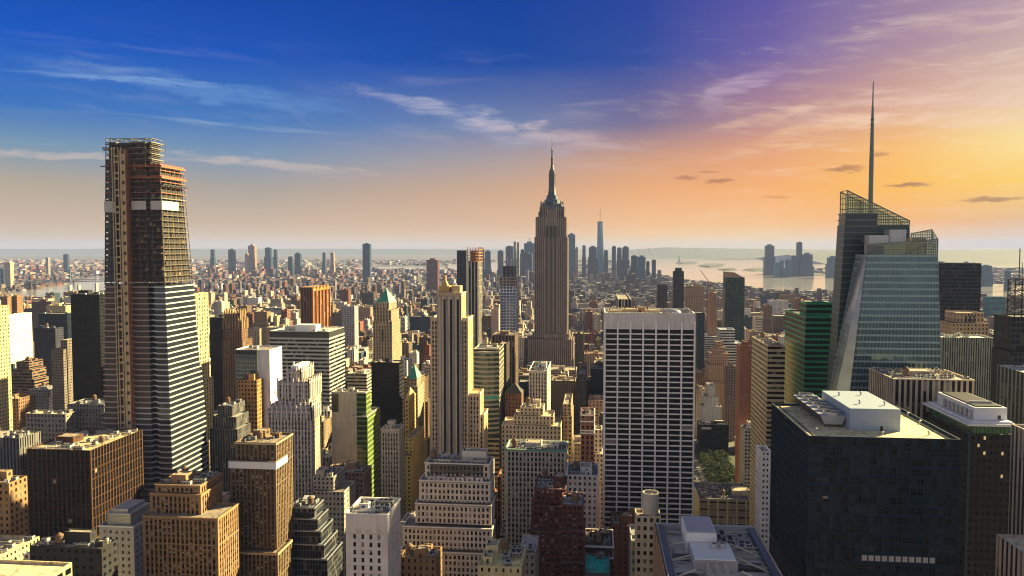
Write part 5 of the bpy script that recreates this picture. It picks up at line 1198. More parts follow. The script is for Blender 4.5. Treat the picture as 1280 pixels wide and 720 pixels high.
    def beams(mb):
        r2 = random.Random(3)
        for k in range(7):
            z = zt+3.2-k*fh
            for q in (.0,.3,.6,1.0): 
                y = Y+q*(16 if z > zr else dep(z)-1); mb.bar((xL(z), y, z), (xN1(z)+2 if z > zr else xR(z), y, z), .28)
            for u in (xL(z), xH0(z), xH1(z), xN0(z), xN1(z)+1.9): mb.bar((u, Y, z), (u, Y+(16 if z > zr else 30), z), .28)
        for k in range(5): z = zt-k*fh*2; x = r2.uniform(xH1(z), xN0(z)); mb.bar((x, Y-.2, z), (x+7, Y-.2, z-fh+.5), .22)
        for px, py in ((126,178+30),(128,185),(129,187.5)):
            a = at(px, py, Y-2); b2 = at(px+18, py, Y-2); mb.bar((a[0],Y-2,a[1]),(b2[0],Y-2,b2[1]),.7)
        for px in (172,178,186,190,197,203,207): a = at(px, 182, Y+8); mb.bar((a[0],Y+8,a[1]-6),(a[0],Y+8,a[1]+r2.uniform(.5,4)),.25)
    part(root, 'roof_beam', [simple('beam_steel', (.10,.085,.07), .6, .1)], beams)
    def rails(mb):
        for z in (zr+.5, zr+.5-fh*2): 
            for k in range(16): y = Y+k*dep(z)/15; mb.bar((xR(z), y, z), (xR(z), y, z+2.6), .1)
            mb.bar((xR(z), Y, z+1.2), (xR(z), Y+dep(z), z+1.2), .12)
    part(root, 'safety_rail', [M['rust']], rails)
    part(root, 'working_platform', [M['rust'], M['black']], lambda mb: (
        [mb.box(xH1(z)-.5, xR(z)+1.6, Y-1.2, Y-.2, z, z+1.3, 0) for z in (zr-1, zr-fh*2.2)], [mb.box(xR(z)+.2, xR(z)+1.6, Y-.2, Y+dep(z), z, z+1.3, 0) for z in (zr-1, zr-fh*2.2)],
        [mb.box(xN1(z), xR(z)+3.5, Y-2.5, Y-.3, z, z+.7, 1) for z in (at(215,231,Y)[1],)], [mb.box(xR(z)+.2, xR(z)+3.5, Y-.3, Y+dep(z), z, z+.7, 1) for z in (at(215,231,Y)[1],)]))
    zw0, zw1 = at(200,262,Y)[1], at(200,251,Y)[1]
    WS = simple('white_sheet', (.50,.46,.42), .7, 0, .25)
    for fn_ in (lambda mb: mb.box(xH1(zw0)+.6, xN0(zw0)-.2, Y-.6, Y-.3, zw0, zw1), lambda mb: mb.box(xN1(zw0), xR(zw0)+.3, Y-.6, Y-.3, zw0, zw1), lambda mb: mb.box(xR(zw0)+.15, xR(zw0)+.5, Y-.3, Y+dep(zw0)*.62, zw0, zw1), lambda mb: mb.box(xL(zw0)-.2, xH0(zw0)-.4, Y-.5, Y-.2, zw0-2, zw1)): part(root, 'weather_sheet', [WS], fn_)
    # construction hoist in the slot
    hz = at(155, 185, Y)[1]; x0, x1 = at(146.5,400,Y-3)[0], at(165,400,Y-3)[0]
    def hoist(mb):
        for u in (0, .16, .42, .62): 
            mb.box(x0+(x1-x0)*u-.3, x0+(x1-x0)*u+.3, Y-5, Y-4.4, 0, hz)
    part(root, 'hoist_rail', [M['tan']], hoist)
    part(root, 'hoist_shaft', [simple('plywood', (.55,.43,.24), .8, 0, .3), M['black']], lambda mb: (mb.box(x0+(x1-x0)*.48, x0+(x1-x0)*.86, Y-4.2, Y-2, 60, hz-2, 0), [mb.box(x0+(x1-x0)*.56, x0+(x1-x0)*.78, Y-4.5, Y-4.25, hz-5-k*fh*1.8, hz-2.4-k*fh*1.8, 1) for k in range(int((hz-70)/(fh*1.8)))],
        [mb.box(x0+(x1-x0)*.05, x0+(x1-x0)*.40, Y-4.0, Y-2, hz-3-k*fh, hz-1.6-k*fh, 0 if k%3 else 1) for k in range(int((hz-60)/fh))]))
    def lat(mb):
        a, b2 = x0+(x1-x0)*.88, x0+(x1-x0)*1.06
        for x in (a, b2): mb.bar((x,Y-4.6,0),(x,Y-4.6,hz-1),.2); mb.bar((x,Y-3,0),(x,Y-3,hz-1),.2)
        for k in range(int(hz/2.2)-1): z = k*2.2; mb.bar((a,Y-4.6,z),(b2,Y-4.6,z+2.2),.13); mb.bar((a,Y-4.6,z),(b2,Y-4.6,z),.13)
    part(root, 'hoist_mast', [M['rust']], lat)
    part(root, 'hoist_tie', [M['steel']], lambda mb: [mb.bar((x0+(x1-x0)*u, Y-4.4, 80+k*fh*2), (x0+(x1-x0)*u, Y+4, 80+k*fh*2), .18) for u in (0,.42,.62,1) for k in range(int((hz-80)/fh/2))])
    return [(xL(z1), xN1(z1), Y, Y+18, zt), (xL(0), xR(0), Y, Y+60, zr)]
def near_roof():
    """the tower top right below the camera"""
    z = at(817, 654, 330)[1]; x0, x1 = at(817,654,330)[0], at(944,659,330)[0]; y0, y1 = 238, 330
    root = empty('office_tower', ((x0+x1)/2, 284, 0), 'tower roof with blue edge tracks and a pale box, seen from above at the bottom')
    st = style((.34,.20,.12), (.5,.6,1), 2.4, 3.7, roof=(.42,.38,.35)); mw, mr = MB(), MB(); box_tier(mw, mr, x0, x1, y0, y1, 0, z, st, par=2.0)
    mw.build('wall', [FAC], root); mr.build('roof', [ROOF, ROOF], root); zr = z-2.0
    part(root, 'edge_track', [M['bluesteel'], M['galv']], lambda mb: (mb.box(x0+1.2, x0+3.6, y0, y1-3, zr, z+.6, 0), mb.box(x1-3.6, x1-1.2, y0, y1-3, zr, z+.6, 0),
        [mb.box(x0+.9, x0+1.15, y0+k*2.2, y0+1.2+k*2.2, zr, z+1.2, 1) for k in range(40)], [mb.box(x1-1.15, x1-.9, y0+k*2.2, y0+1.2+k*2.2, zr, z+1.2, 1) for k in range(40)], mb.box(x0+1, x1-1, y1-2.4, y1-1.2, zr, z+.8, 1)))
    # pale box and platform
    px0, py1 = onz(862, 676, zr+5); 
    a0, _ = onz(858, 690, zr); a1, _ = onz(895, 690, zr); b0 = onz(860, 690, zr)[1]; b1 = onz(860, 668, zr)[1]
    part(root, 'penthouse', [M['white'], M['galv']], lambda mb: (mb.box(a0, a1, b0, b1, zr, zr+7.5, 0), mb.box(a0+.5, a1-.5, b0+.5, b1-.5, zr+7.5, zr+7.8, 1)))
    c0, _ = onz(866, 712, zr); c1, _ = onz(921, 712, zr); d0 = onz(890, 714, zr)[1]; d1 = b0-.2
    part(root, 'plant_deck', [simple('grey_panel', (.34,.32,.33), .6), M['white']], lambda mb: (mb.box(c0, c1, d0, d1, zr, zr+3.8, 0), mb.box(c0+.6, c1-.6, d0+.6, d1-.6, zr+3.8, zr+4.1, 1), mb.box(c1-5, c1-.2, d1, d1+4, zr, zr+3.2, 0)))
    fx, fy = onz(893, 682, zr+5)
    part(root, 'fan', [M['galv'], M['black']], lambda mb: [(mb.lathe(fx+u, fy+v, [(1.3,zr+4.1),(1.3,zr+6),(1.1,zr+6),(1.1,zr+4.8),(0,zr+4.8)], 12, 0)) for u, v in ((0,0),(2.9,.5))])
    def beams(mb):
        for k in range(6):
            y = y0+10+k*15; mb.bar((x0+3.6,y,zr+1.2),(c0 if k < 4 else x1-3.6,y+(k%2)*2,zr+1.4),.3)
            if k < 5: mb.bar((c1,y,zr+1.4),(x1-3.6,y-4,zr+1.2),.3)
        for k in range(5): mb.bar((x0+3.6,y0+8+k*16,zr+1),(c0,y0+16+k*13,zr+3.4),.28); mb.bar((c1,y0+16+k*13,zr+3.4),(x1-3.6,y0+6+k*14,zr+1),.28)
        for u in (.3,.5,.7): x = c0+(c1-c0)*u; mb.bar((x,d0,zr+3.4),(x-2,y0,zr+.6),.28); mb.bar((x,d0,zr+3.4),(x+3,y0,zr+.6),.28)
    part(root, 'roof_beam', [simple('cream_beam', (.5,.45,.36), .6)], beams)
    part(root, 'pipe', [M['galv']], lambda mb: [mb.bar((x0+5,y1-6-k*1.2,zr+.8+k*.2),(x1-5,y1-6-k*1.2,zr+.8+k*.2),.22) for k in range(3)])
    for i in range(8): part(root, 'deck_panel', [(M['black'], M['concrete'])[i%2]], lambda mb: mb.box(x0+5+(i%2)*8, x0+12+(i%2)*8, y0+4+i*9, y0+10+i*9, zr, zr+.35))
    for i in range(6): part(root, 'deck_panel', [(M['black'], M['concrete'])[i%2]], lambda mb: mb.box(x1-14, x1-5, y0+6+i*11, y0+12+i*11, zr, zr+1.2))
    r = random.Random(4)
    for k in range(14):
        x = r.uniform(a1+2, x1-6); y = r.uniform(b0, y1-8); v = r.choice((0,1)); put_ac(root, x, y, zr, v, r.choice((0, math.pi/2)))
        
    for px in (905,917,868): xx, yy = onz(px, 672, zr); part(root, 'antenna', [M['galv']], lambda mb: mb.bar((xx,yy,zr),(xx,yy,zr+9),.12))
    return (x0, x1, y0, y1, z)
def metal_drum():
    Y = 347; x0, z0 = at(803.5, 645, Y); x1, _ = at(824.5, 645, Y); zt = at(814, 619, Y)[1]; cx_ = (x0+x1)/2; r_ = (x1-x0)/2; cy_ = Y+r_+1
    root = empty('drum_tower', (cx_, cy_, 0), 'open topped round metal drum standing on a beige bulkhead, left of the blue tracked roof', 'cooling tower')
    part(root, 'drum', [simple('drum_metal', (.42,.39,.34), .5, .2), M['wood']], lambda mb: (mb.lathe(cx_, cy_, [(r_,z0),(r_,zt),(r_-.5,zt),(r_-.5,zt-3.5),(0,zt-3.5)], 28, 0), mb.lathe(cx_, cy_, [(1.3,zt-3.5),(1.3,zt-.8),(0,zt-.3)], 12, 1), [mb.lathe(cx_, cy_, [(r_+.12,z),(r_+.12,z+.25)], 28, 0) for z in (z0+2, z0+4.5, zt-.5)]))
    mb = MB(); mr = MB(); box_tier(mb, mr, x0-3, x1+.6, Y, cy_+r_+1.5, 0, z0, style((.46,.38,.26), (.5,.5,1), 3, 3.7))
    mb.build('wall', [FAC], root); mr.build('roof', [ROOF, ROOF], root)
    return (x0-3, x1+.6, Y, cy_+r_+1.5, z0)
# ------------------------------------------------------------------ ground, water, hills
def sheet(name, pts, mats, label=None, z=0.0, kind='structure'):
    mb = MB(); mb.face([(x, y, z) for x, y in pts], 0, None); o = mb.build(name, mats)
    o['kind'] = kind; return o
m, t, b = newmat('city_ground'); g = t.n('ShaderNodeNewGeometry')
nz = t.noise(g.outputs['Position'], .004, 6, .65); nf_ = t.noise(g.outputs['Position'], .03, 5, .7)
gc = t.mix(t.ss(nz, .45, .62), (.10,.085,.075), (.05,.065,.03)); gc = t.mix(t.ss(nf_, .4, .7), gc, (.11,.10,.10)); t.put(b.inputs['Base Color'], gc); b.inputs['Roughness'].default_value = .9
sheet('ground', [(-90000,-2000),(90000,-2000),(90000,150000),(-90000,150000)], [m])
m, t, b = newmat('water'); b.inputs['Base Color'].default_value = (.50,.50,.47,1); b.inputs['Metallic'].default_value = .45; b.inputs['Roughness'].default_value = .12; b.inputs['IOR'].default_value = 1.33  # pale, half-metallic base colour stands in for sunset glitter
g = t.n('ShaderNodeNewGeometry'); bp = t.n('ShaderNodeBump'); bp.inputs['Strength'].default_value = .04; bp.inputs['Distance'].default_value = 5
t.put(bp.inputs['Height'], t.noise(g.outputs['Position'], .02, 6, .7)); t.L.new(bp.outputs[0], b.inputs['Normal']); WATER = m
RIVER = [(-120,374),(-40,371),(20,366),(44,362),(66,358.5),(84,355),(96,350),(112,347.5),(150,344.5),(200,342),(200,347),(165,352),(140,360),(125,364),(108,370),(90,375),(60,379),(30,385),(0,390),(-60,396),(-120,400)]
HARBOR = [(786,323),(820,321.2),(880,320.4),(960,320.2),(1060,320.2),(1180,321),(1180,327),(1060,326),(1040,334),(1010,337),(960,336),(952,341),(1000,343),(1049,344),(1049,362),(1000,365),(955,361),(915,356),(868,351),(832,347),(812,343),(798,338),(785,331)]
BAY = [(556,332),(590,329.5),(626,328.5),(632,334),(622,341),(596,339),(560,337.5)]
STRIP = [(440,334.5),(500,333.4),(556,334),(556,336.4),(500,336),(445,336.8)]
HUDSON = [(1150,330),(1210,330.5),(1290,331),(1290,335),(1210,334.5),(1150,334)]
HUD2 = [(1222,358),(1268,356),(1290,360),(1290,372),(1262,378),(1236,377),(1224,368)]
WPOLY = [RIVER, HARBOR, BAY, STRIP, HUDSON, HUD2]
for nm, P_ in zip(('river_water','harbor_water','bay_water','canal_water','far_river_water','near_river_water'), WPOLY):
    sheet(nm, [onz(px, py, .3) for px, py in P_], [WATER], z=.3)
LAND = simple('island_ground', (.02,.03,.022), .9)
def island(name, P_, hh, lab, cat='island'):
    mb = MB(); pts = [onz(px, py, .4) for px, py in P_]; n = len(pts); cx_ = sum(p[0] for p in pts)/n; cy_ = sum(p[1] for p in pts)/n
    ins = [(cx_+(x-cx_)*.8, cy_+(y-cy_)*.8) for x, y in pts]
    for i in range(n):
        j = (i+1) % n; mb.face([(*pts[i],.4),(*pts[j],.4),(*ins[j],hh*(.6+.4*((i*7)%5)/5)),(*ins[i],hh*(.6+.4*((i*7)%5)/5))], 0)
    mb.face([(*p,hh) for p in ins], 0); o = mb.build(name, [LAND], None, (cx_, cy_, 0)); o['kind'] = 'structure'
island('harbor_island', [(843,329.5),(850,327.5),(862,327),(874,328.3),(868,330.2),(852,330.6)], 14, '')
island('harbor_island', [(870,333),(880,330.4),(895,330),(907,331.5),(903,334),(885,335)], 16, '')
island('harbor_island', [(896,337.5),(908,335.6),(918,335.5),(922,337.6),(912,338.8)], 12, '')
island('harbor_island', [(925,338),(938,335.6),(960,335),(975,336.2),(972,338.6),(940,339.4)], 12, '')
island('harbor_island', [(872,324.6),(905,323.4),(960,322.9),(1010,323.2),(1010,324.6),(960,324.4),(905,325)], 12, '')
island('harbor_pier_island', [(940,343.2),(965,341.6),(1000,342),(1040,343.4),(1040,345),(980,344.8)], 10, '')
# statue on its pedestal
sx_, sy_ = onz(849, 328.2, 5)
mb = MB(); mb.box(sx_-32, sx_+32, sy_-32, sy_+32, 5, 22); mb.box(sx_-14, sx_+14, sy_-14, sy_+14, 22, 60); mb.lathe(sx_, sy_, [(10,60),(8,85),(6,98),(4.5,104),(3,110),(0,114)], 8, 1); mb.bar((sx_+5,sy_,96),(sx_+10,sy_,122),2.2,1)
tag(mb.build('harbor_statue', [M['concrete'], M['copper']], None, (sx_, sy_, 0)), 'tiny statue with raised arm on a pedestal on its harbour island', 'statue')
def ridge(name, pxs, Y, seed):
    r2 = random.Random(seed); mb = MB(); pts = []
    for i in range(len(pxs)-1):
        (pa, ya), (pb, yb) = pxs[i], pxs[i+1]
        for k in range(14): q = k/14; pts.append((pa+(pb-pa)*q, ya+(yb-ya)*q+r2.uniform(-.25,.25)))
    pts.append(pxs[-1]); P3 = []
    for px, py in pts: X, z = at(px, py, Y); P3.append((X, z))
    for (xa, za), (xb, zb) in zip(P3, P3[1:]):
        mb.face([(xa,Y-2500,-1),(xb,Y-2500,-1),(xb,Y,zb),(xa,Y,za)]); mb.face([(xa,Y,za),(xb,Y,zb),(xb,Y+3500,-1),(xa,Y+3500,-1)])
    mb.face([(P3[0][0],Y-2500,-1),(P3[0][0],Y,P3[0][1]),(P3[0][0],Y+3500,-1)]); mb.face([(P3[-1][0],Y-2500,-1),(P3[-1][0],Y+3500,-1),(P3[-1][0],Y,P3[-1][1])])
    o = mb.build(name, [simple('wooded_hill', (.05,.065,.045), .95, 0, .5, .002)]); o['kind'] = 'structure'
ridge('hills', [(775,314),(800,311.5),(830,309.3),(870,309.8),(930,310.8),(1000,312),(1060,312.8),(1130,312.5),(1200,312),(1290,311.6)], 21000, 1)
ridge('hills', [(-40,311.4),(60,311.2),(200,311.8),(300,311.6),(460,311),(600,312.4),(700,312.8)], 30000, 2)
ridge('hills', [(985,318.6),(1040,316),(1100,314.2),(1180,314.5),(1290,315)], 15000, 3)
def in_poly(px, py, P_):
    c = False; n = len(P_)
    for i in range(n):
        (xa, ya), (xb, yb) = P_[i], P_[i-1]
        if (ya > py) != (yb > py) and px < (xb-xa)*(py-ya)/(yb-ya)+xa: c = not c
    return c
def wet(px, py): return any(in_poly(px, py, P_) for P_ in WPOLY)
# streets under the nearer city
ASPH = simple('asphalt', (.05,.05,.052), .9, 0, .3, .2); WALKM = simple('pavement', (.20,.19,.18), .9, 0, .25, .4); PAINT = simple('road_paint', (.7,.7,.66), .7)
AVEN = [-1585,-1305,-1025,-745,-605,-465,-325,-185,110,405,685,965,1245]
mb = MB(); mk = MB(); wk = MB()
for ax in AVEN:
    mb.box(ax-10, ax+10, 200, 3300, .02, .06); wk.box(ax-15, ax-10, 200, 3300, .02, .18); wk.box(ax+10, ax+15, 200, 3300, .02, .18)
    if abs(ax-110) < 2:
        for y in range(500, 1600, 12):
            for o_ in (-5, 0, 5): mk.box(ax+o_-.12, ax+o_+.12, y, y+5, .064, .07)
mb.build('avenue_asphalt', [ASPH])['kind'] = 'structure'; wk.build('sidewalk', [WALKM])['kind'] = 'structure'; mk.build('lane_markings', [PAINT])['kind'] = 'structure'
STREETS = [300+80*k for k in range(38)]
mb = MB()
for sy in STREETS:
    xs_ = [-2600]+AVEN+[2400]
    for a, c in zip(xs_, xs_[1:]): mb.box(a+15, c-15, sy-6, sy+6, .01, .05)
mb.build('street_asphalt', [ASPH])['kind'] = 'structure'
# ------------------------------------------------------------------ near to far: every standing building
queue = []
for h in HEROES: queue.append((min(t_[2] for t_ in h['T']), 'h', h))
LM = {}
SPECIAL = [(530,'white_grid_tower'),(1282,'stone_skyscraper'),(540,'spired_glass_tower'),(600,'unfinished_tower'),(238,'near_roof'),(347,'metal_drum')]
for Y, f in SPECIAL: queue.append((Y, 's', f))
# blocked plan rectangles and visible-bottom limits for the ordinary buildings
BLOCK = []; LIMIT = []
for h in HEROES:
    T = h['T']; BLOCK.append((min(t_[0] for t_ in T)-2, max(t_[1] for t_ in T)+2, min(t_[2] for t_ in T)-2, max(t_[3] for t_ in T)+2))
    a = min(pix(t_[0],t_[2],t_[4])[0] for t_ in T); c = max(pix(t_[1],t_[3],t_[4])[0] for t_ in T)
    a2 = min(pix(t_[0],t_[3],t_[4])[0] for t_ in T); c2 = max(pix(t_[1],t_[2],t_[4])[0] for t_ in T)
    LIMIT.append((min(a,a2)-1, max(c,c2)+1, min(t_[2] for t_ in T), h['vb']))
X = lambda px, Y, py=450: at(px, py, Y)[0]
BLOCK += [(X(754,530),X(871,530),525,580),(X(655,1290),X(719,1290),1278,1390),(X(1033,560),X(1180,540),532,622),(X(127,600),X(218,600),590,664),(22,70,232,332),(X(800,347),X(826,347),343,360),
          (X(866,700),X(960,700),660,760),(105,190,785,1010),(95,125,0,1500)]
LIMIT += [(753,872,530,690),(653,721,1282,452),(1034,1180,540,505),(128,268,600,600),(800,830,347,690),(864,930,800,598)]
def free(x0, x1, y0, y1): return all(x1 < a or x0 > c or y1 < e or y0 > g_ for a, c, e, g_ in BLOCK)
ENV = [(0,430),(130,430),(270,430),(330,432),(430,425),(600,430),(660,440),(760,430),(880,440),(1050,440),(1175,430),(1280,420)]
PAL = [('tan',TAN),('buff',BUFF),('dark brown',BROWN),('orange brown',ORANGE),('red brick',BRICK),('grey',GREY),('pale grey',LGREY),('cream',CREAM),('charcoal',(.07,.065,.07)),('white',(.58,.57,.54)),('brown',(.27,.19,.13)),('pinkish',(.36,.23,.18)),('blue glass',(.035,.065,.10))]
PW = [6,5,10,3,10,12,10,5,9,6,8,5,7]
fr = random.Random(23); cand = []
y = 380.0
def blk_bounds():
    out = []; xs_ = [-2600,-1900]+AVEN+[1800,2400]
    for a, c in zip(xs_, xs_[1:]): out.append((a+16, c-16))
    return out
for sy in STREETS[1:36]:
    if sy > 3050: break
    for half in (0, 1):
        fy0 = sy+8+half*33; fy1 = fy0+31
        for bx0, bx1 in blk_bounds():
            x = bx0
            while x < bx1-8:
                w_ = min(fr.choice((16,20,24,30,36,46)) if fy0 < 1700 else fr.choice((18,24,30,44,60)), bx1-x)
                if bx1-x-w_ < 8: w_ = bx1-x
                x0, x1 = x+.4, x+w_-.4; x += w_
                p = pix((x0+x1)/2, fy0, 60)
                if p is None or p[0] < -40 or p[0] > 1320: continue
                if not free(x0, x1, fy0, fy1): continue
                base = 76 if fy0 < 1500 else 56 if fy0 < 2200 else 38
                hgt = base*math.exp(fr.gauss(0, .42))
                if fr.random() < .10: hgt *= 1.7
                # clip the height so it keeps below what the photograph shows behind it
                ymin = 0
                pl_ = [pix(x0,fy0,hgt), pix(x1,fy0,hgt), pix(x0,fy1,hgt), pix(x1,fy1,hgt)]
                if any(q is None for q in pl_): continue
                a = min(q[0] for q in pl_); c = max(q[0] for q in pl_)
                for la, lc, lY, vb in LIMIT:
                    if lY > fy0 and c > la and a < lc: ymin = max(ymin, vb)
                env = 470 if fy0 < 900 else 440 if fy0 < 1300 else 405 if fy0 < 1900 else 375 if fy0 < 2500 else 358
                ymin = max(ymin, env+fr.uniform(0,14))
                zlim = at((a+c)/2, ymin, fy1)[1]
                if zlim < 9: 
                    zlim = 9
                    if ymin > 560: continue
                hgt = min(hgt, zlim*fr.uniform(.8,1) if hgt > zlim else hgt); hgt = max(hgt, 9)
                k = fr.choices(range(len(PAL)), PW)[0]
                cand.append((fy0, x0, x1, fy1, hgt, k, fr.random()))
for c in cand: queue.append((c[0], 'f', c))
queue.sort(key=lambda q: q[0])
# first pass: how much of each ordinary building shows
def hero_cover(h):
    for t_ in h['T']: cover(*t_[:5])
SPC = {'white_grid_tower':[(X(755.5,530),X(869.5,530),530,572,at(812,391,530)[1])],'stone_skyscraper':[(X(666,1290),X(711,1290),1290,1350,at(690,296,1290)[1])],
       'spired_glass_tower':[(X(1040,560),X(1176,540),540,612,at(1110,306,545)[1])],'unfinished_tower':[(X(130,600),X(210,600),600,640,at(170,205,600)[1]),(X(129,600,590),X(216,600,590),600,660,at(170,420,600)[1])],
       'near_roof':[(24,67,238,330,at(817,654,330)[1])],'metal_drum':[(X(802,347),X(825,347),347,356,at(814,619,347)[1])]}
areas = []
for q in queue:
    if q[1] == 'h': hero_cover(q[2])
    elif q[1] == 's':
        for b_ in SPC[q[2]]: cover(*b_)
    else:
        fy0, x0, x1, fy1, hg, k, rr = q[2]; areas.append((visible_area(x0, x1, fy0, fy1, hg), id(q[2]))); cover(x0, x1, fy0, fy1, hg)
areas.sort(reverse=True); NIND = 300-len(HEROES)-2
SHOW = {i for a, i in areas[:NIND] if a > 14}; REST = {i for a, i in areas[NIND:] if a > 1.5}
AREA = {i: a for a, i in areas}
print('heroes', len(HEROES), 'fillers shown', len(SHOW), 'rest', len(REST), 'smallest individual', areas[min(NIND, len(areas)-1)][0])
COV[:] = 800
ROOFC = [(.30,.26,.20),(.22,.20,.19),(.12,.12,.13),(.40,.34,.26),(.34,.32,.32),(.18,.13,.10)]
mass = MB(); FILL = []
def ordinary(q, individual):
    fy0, x0, x1, fy1, hg, k, rr = q; r2 = random.Random(int(rr*1e6)); nm, c = PAL[k]
    jit = r2.uniform(.8,1.2); c = tuple(min(.75, v*jit) for v in c); rc = r2.choice(ROOFC)
    pat = r2.choice(((.42,.5,1),(.5,.55,1),(.38,.45,1),(.55,.75,.35),(1,.45,1),(.5,.6,.6)))
    st = style(c, pat, r2.choice((2.8,3.2,3.6)), r2.choice((3.4,3.7,4.0)), rc)
    mw = MB() if individual else mass; mr = MB() if individual else mass
    form = r2.random(); T = []
    if form < .45 or hg < 25: T = [(x0,x1,fy0,fy1,0,hg)]
    elif form < .8:
        s_ = min(5, (x1-x0)*.18); T = [(x0,x1,fy0,fy1,0,hg*.72),(x0+s_,x1-s_,fy0+4,fy1-3,hg*.72,hg)]
    else:
        s_ = min(4, (x1-x0)*.14); T = [(x0,x1,fy0,fy1,0,hg*.6),(x0+s_,x1-s_,fy0+3,fy1-3,hg*.6,hg*.82),(x0+2*s_,x1-2*s_,fy0+7,fy1-7,hg*.82,hg)]
    root = None
    if individual:
        kind = ('glass_office' if pat[0] == 1 else 'apartment_building') if hg < 60 else 'office_building'
        root = empty(kind, ((x0+x1)/2, (fy0+fy1)/2, 0), 'x', 'building')
        for t_ in T: box_tier(mw, mr, *t_, st)
        mw.build('wall', [FAC], root); mr.build('roof', [ROOF, ROOF], root)
        a = AREA[id(q)]; t_ = T[-1]; zr = t_[5]-1.1; tank = r2.random() < .55
        if a > 500: clutter(root, t_[0], t_[1], t_[2], t_[3], zr, r2, 5 if a > 900 else 2, tuple(min(.6,v*1.2) for v in c), tank, True)
        else:
            bulkhead(root, (t_[0]+t_[1])/2+r2.uniform(-3,3), (t_[2]+t_[3])/2, zr, min(8,(t_[1]-t_[0])*.4), 7, r2.uniform(3,5), c)
            if tank: copy_part('tank', tank_mesh, 'water_tank', root, (t_[0]+3, t_[2]+4, zr))
        if r2.random() < .3: cornice(root, T[0][:4], T[0][5]-1.3, .9, .5, M['concrete'])
        FILL.append(dict(root=root, q=q, col=nm, h=hg, pat=pat, tiers=len(T), tank=tank, area=a, px=pix((x0+x1)/2, fy0, hg)[0], py=pix((x0+x1)/2, fy0, hg)[1]))
    else:
        for t_ in T:
            for (a, b2) in (((t_[0],t_[2]),(t_[1],t_[2])),((t_[1],t_[2]),(t_[1],t_[3])),((t_[1],t_[3]),(t_[0],t_[3])),((t_[0],t_[3]),(t_[0],t_[2]))): plain_wall(mass, a, b2, t_[4], t_[5], c, pat, st['bay'], st['flo'], 3)
            mass.face([(t_[0],t_[2],t_[5]),(t_[1],t_[2],t_[5]),(t_[1],t_[3],t_[5]),(t_[0],t_[3],t_[5])],1,None,rc)
        t_ = T[-1]; mass.box(t_[0]+4, t_[0]+9, t_[2]+8, t_[2]+14, t_[5], t_[5]+3.5, 1, c, False)
for q in queue:
    if q[1] == 'h':
        h = q[2]
        if h['name'] == 'office_tower' and 'very large black' in h['label']: h['kinds'] = black_kinds
        if 'white roof slab' in h['label']: h['kinds'] = brown_kinds
        raise_hero(h); hero_cover(h)
    elif q[1] == 's':
        globals()[q[2]]()
        for b_ in SPC[q[2]]: cover(*b_)
    else:
        if id(q[2]) in SHOW: ordinary(q[2], True)
        elif id(q[2]) in REST: ordinary(q[2], False)
        cover(*[q[2][i] for i in (1,2,0,3,4)])
# labels of the ordinary buildings: what they look like and what they stand beside
ORD = ['', 'second ', 'third ', 'fourth ', 'fifth ', 'sixth ', 'seventh ', 'eighth ', 'ninth ', 'tenth ']
SHORTS = []
for h in HEROES: 
    t_ = h['T'][0]; SHORTS.append((pix((t_[0]+t_[1])/2, t_[2], t_[4])[0], h['vb'] if h['vb'] < 640 else 640, ' '.join(h['label'].split(',')[0].split()[:7]), h['Y']))
SHORTS += [(812,560,'broad white window grid tower',530),(690,450,'tallest grey stone skyscraper',1290),(1110,480,'spired faceted glass tower',540),(190,560,'tall unfinished steel tower',600)]
DROP = {'with','a','the','of','on','and','in','right','left','to','at','top','over','by','one','its','beside','against','against','behind','directly','near','for','under'}
used_l = {}
FILL.sort(key=lambda f: f['px'])
for f in FILL:
    best = min(SHORTS, key=lambda s_: abs(s_[0]-f['px'])+abs(s_[1]-f['py'])*.35)
    words_ = best[2].split()
    while words_ and words_[-1] in DROP: words_.pop()
    rel = 'behind' if abs(best[0]-f['px']) < 9 else ('left of' if f['px'] < best[0] else 'right of')
    size = 'low' if f['h'] < 26 else 'mid height' if f['h'] < 60 else 'tall'
    feat = 'banded' if f['pat'][0] == 1 else 'stepped' if f['tiers'] > 1 else 'plain boxy'
    core = f"{size} {f['col']} {feat} building {rel} the {' '.join(words_)}"
    if core in used_l and f['tank']: core = f"{size} {f['col']} {feat} building with roof tank {rel} the {' '.join(words_)}"
    n = used_l.get(core, 0); used_l[core] = n+1
    lab = core if n == 0 else f"{ORD[min(n,9)]}{core} counting rightwards"
    f['root']['label'] = ' '.join(lab.split()[:16])
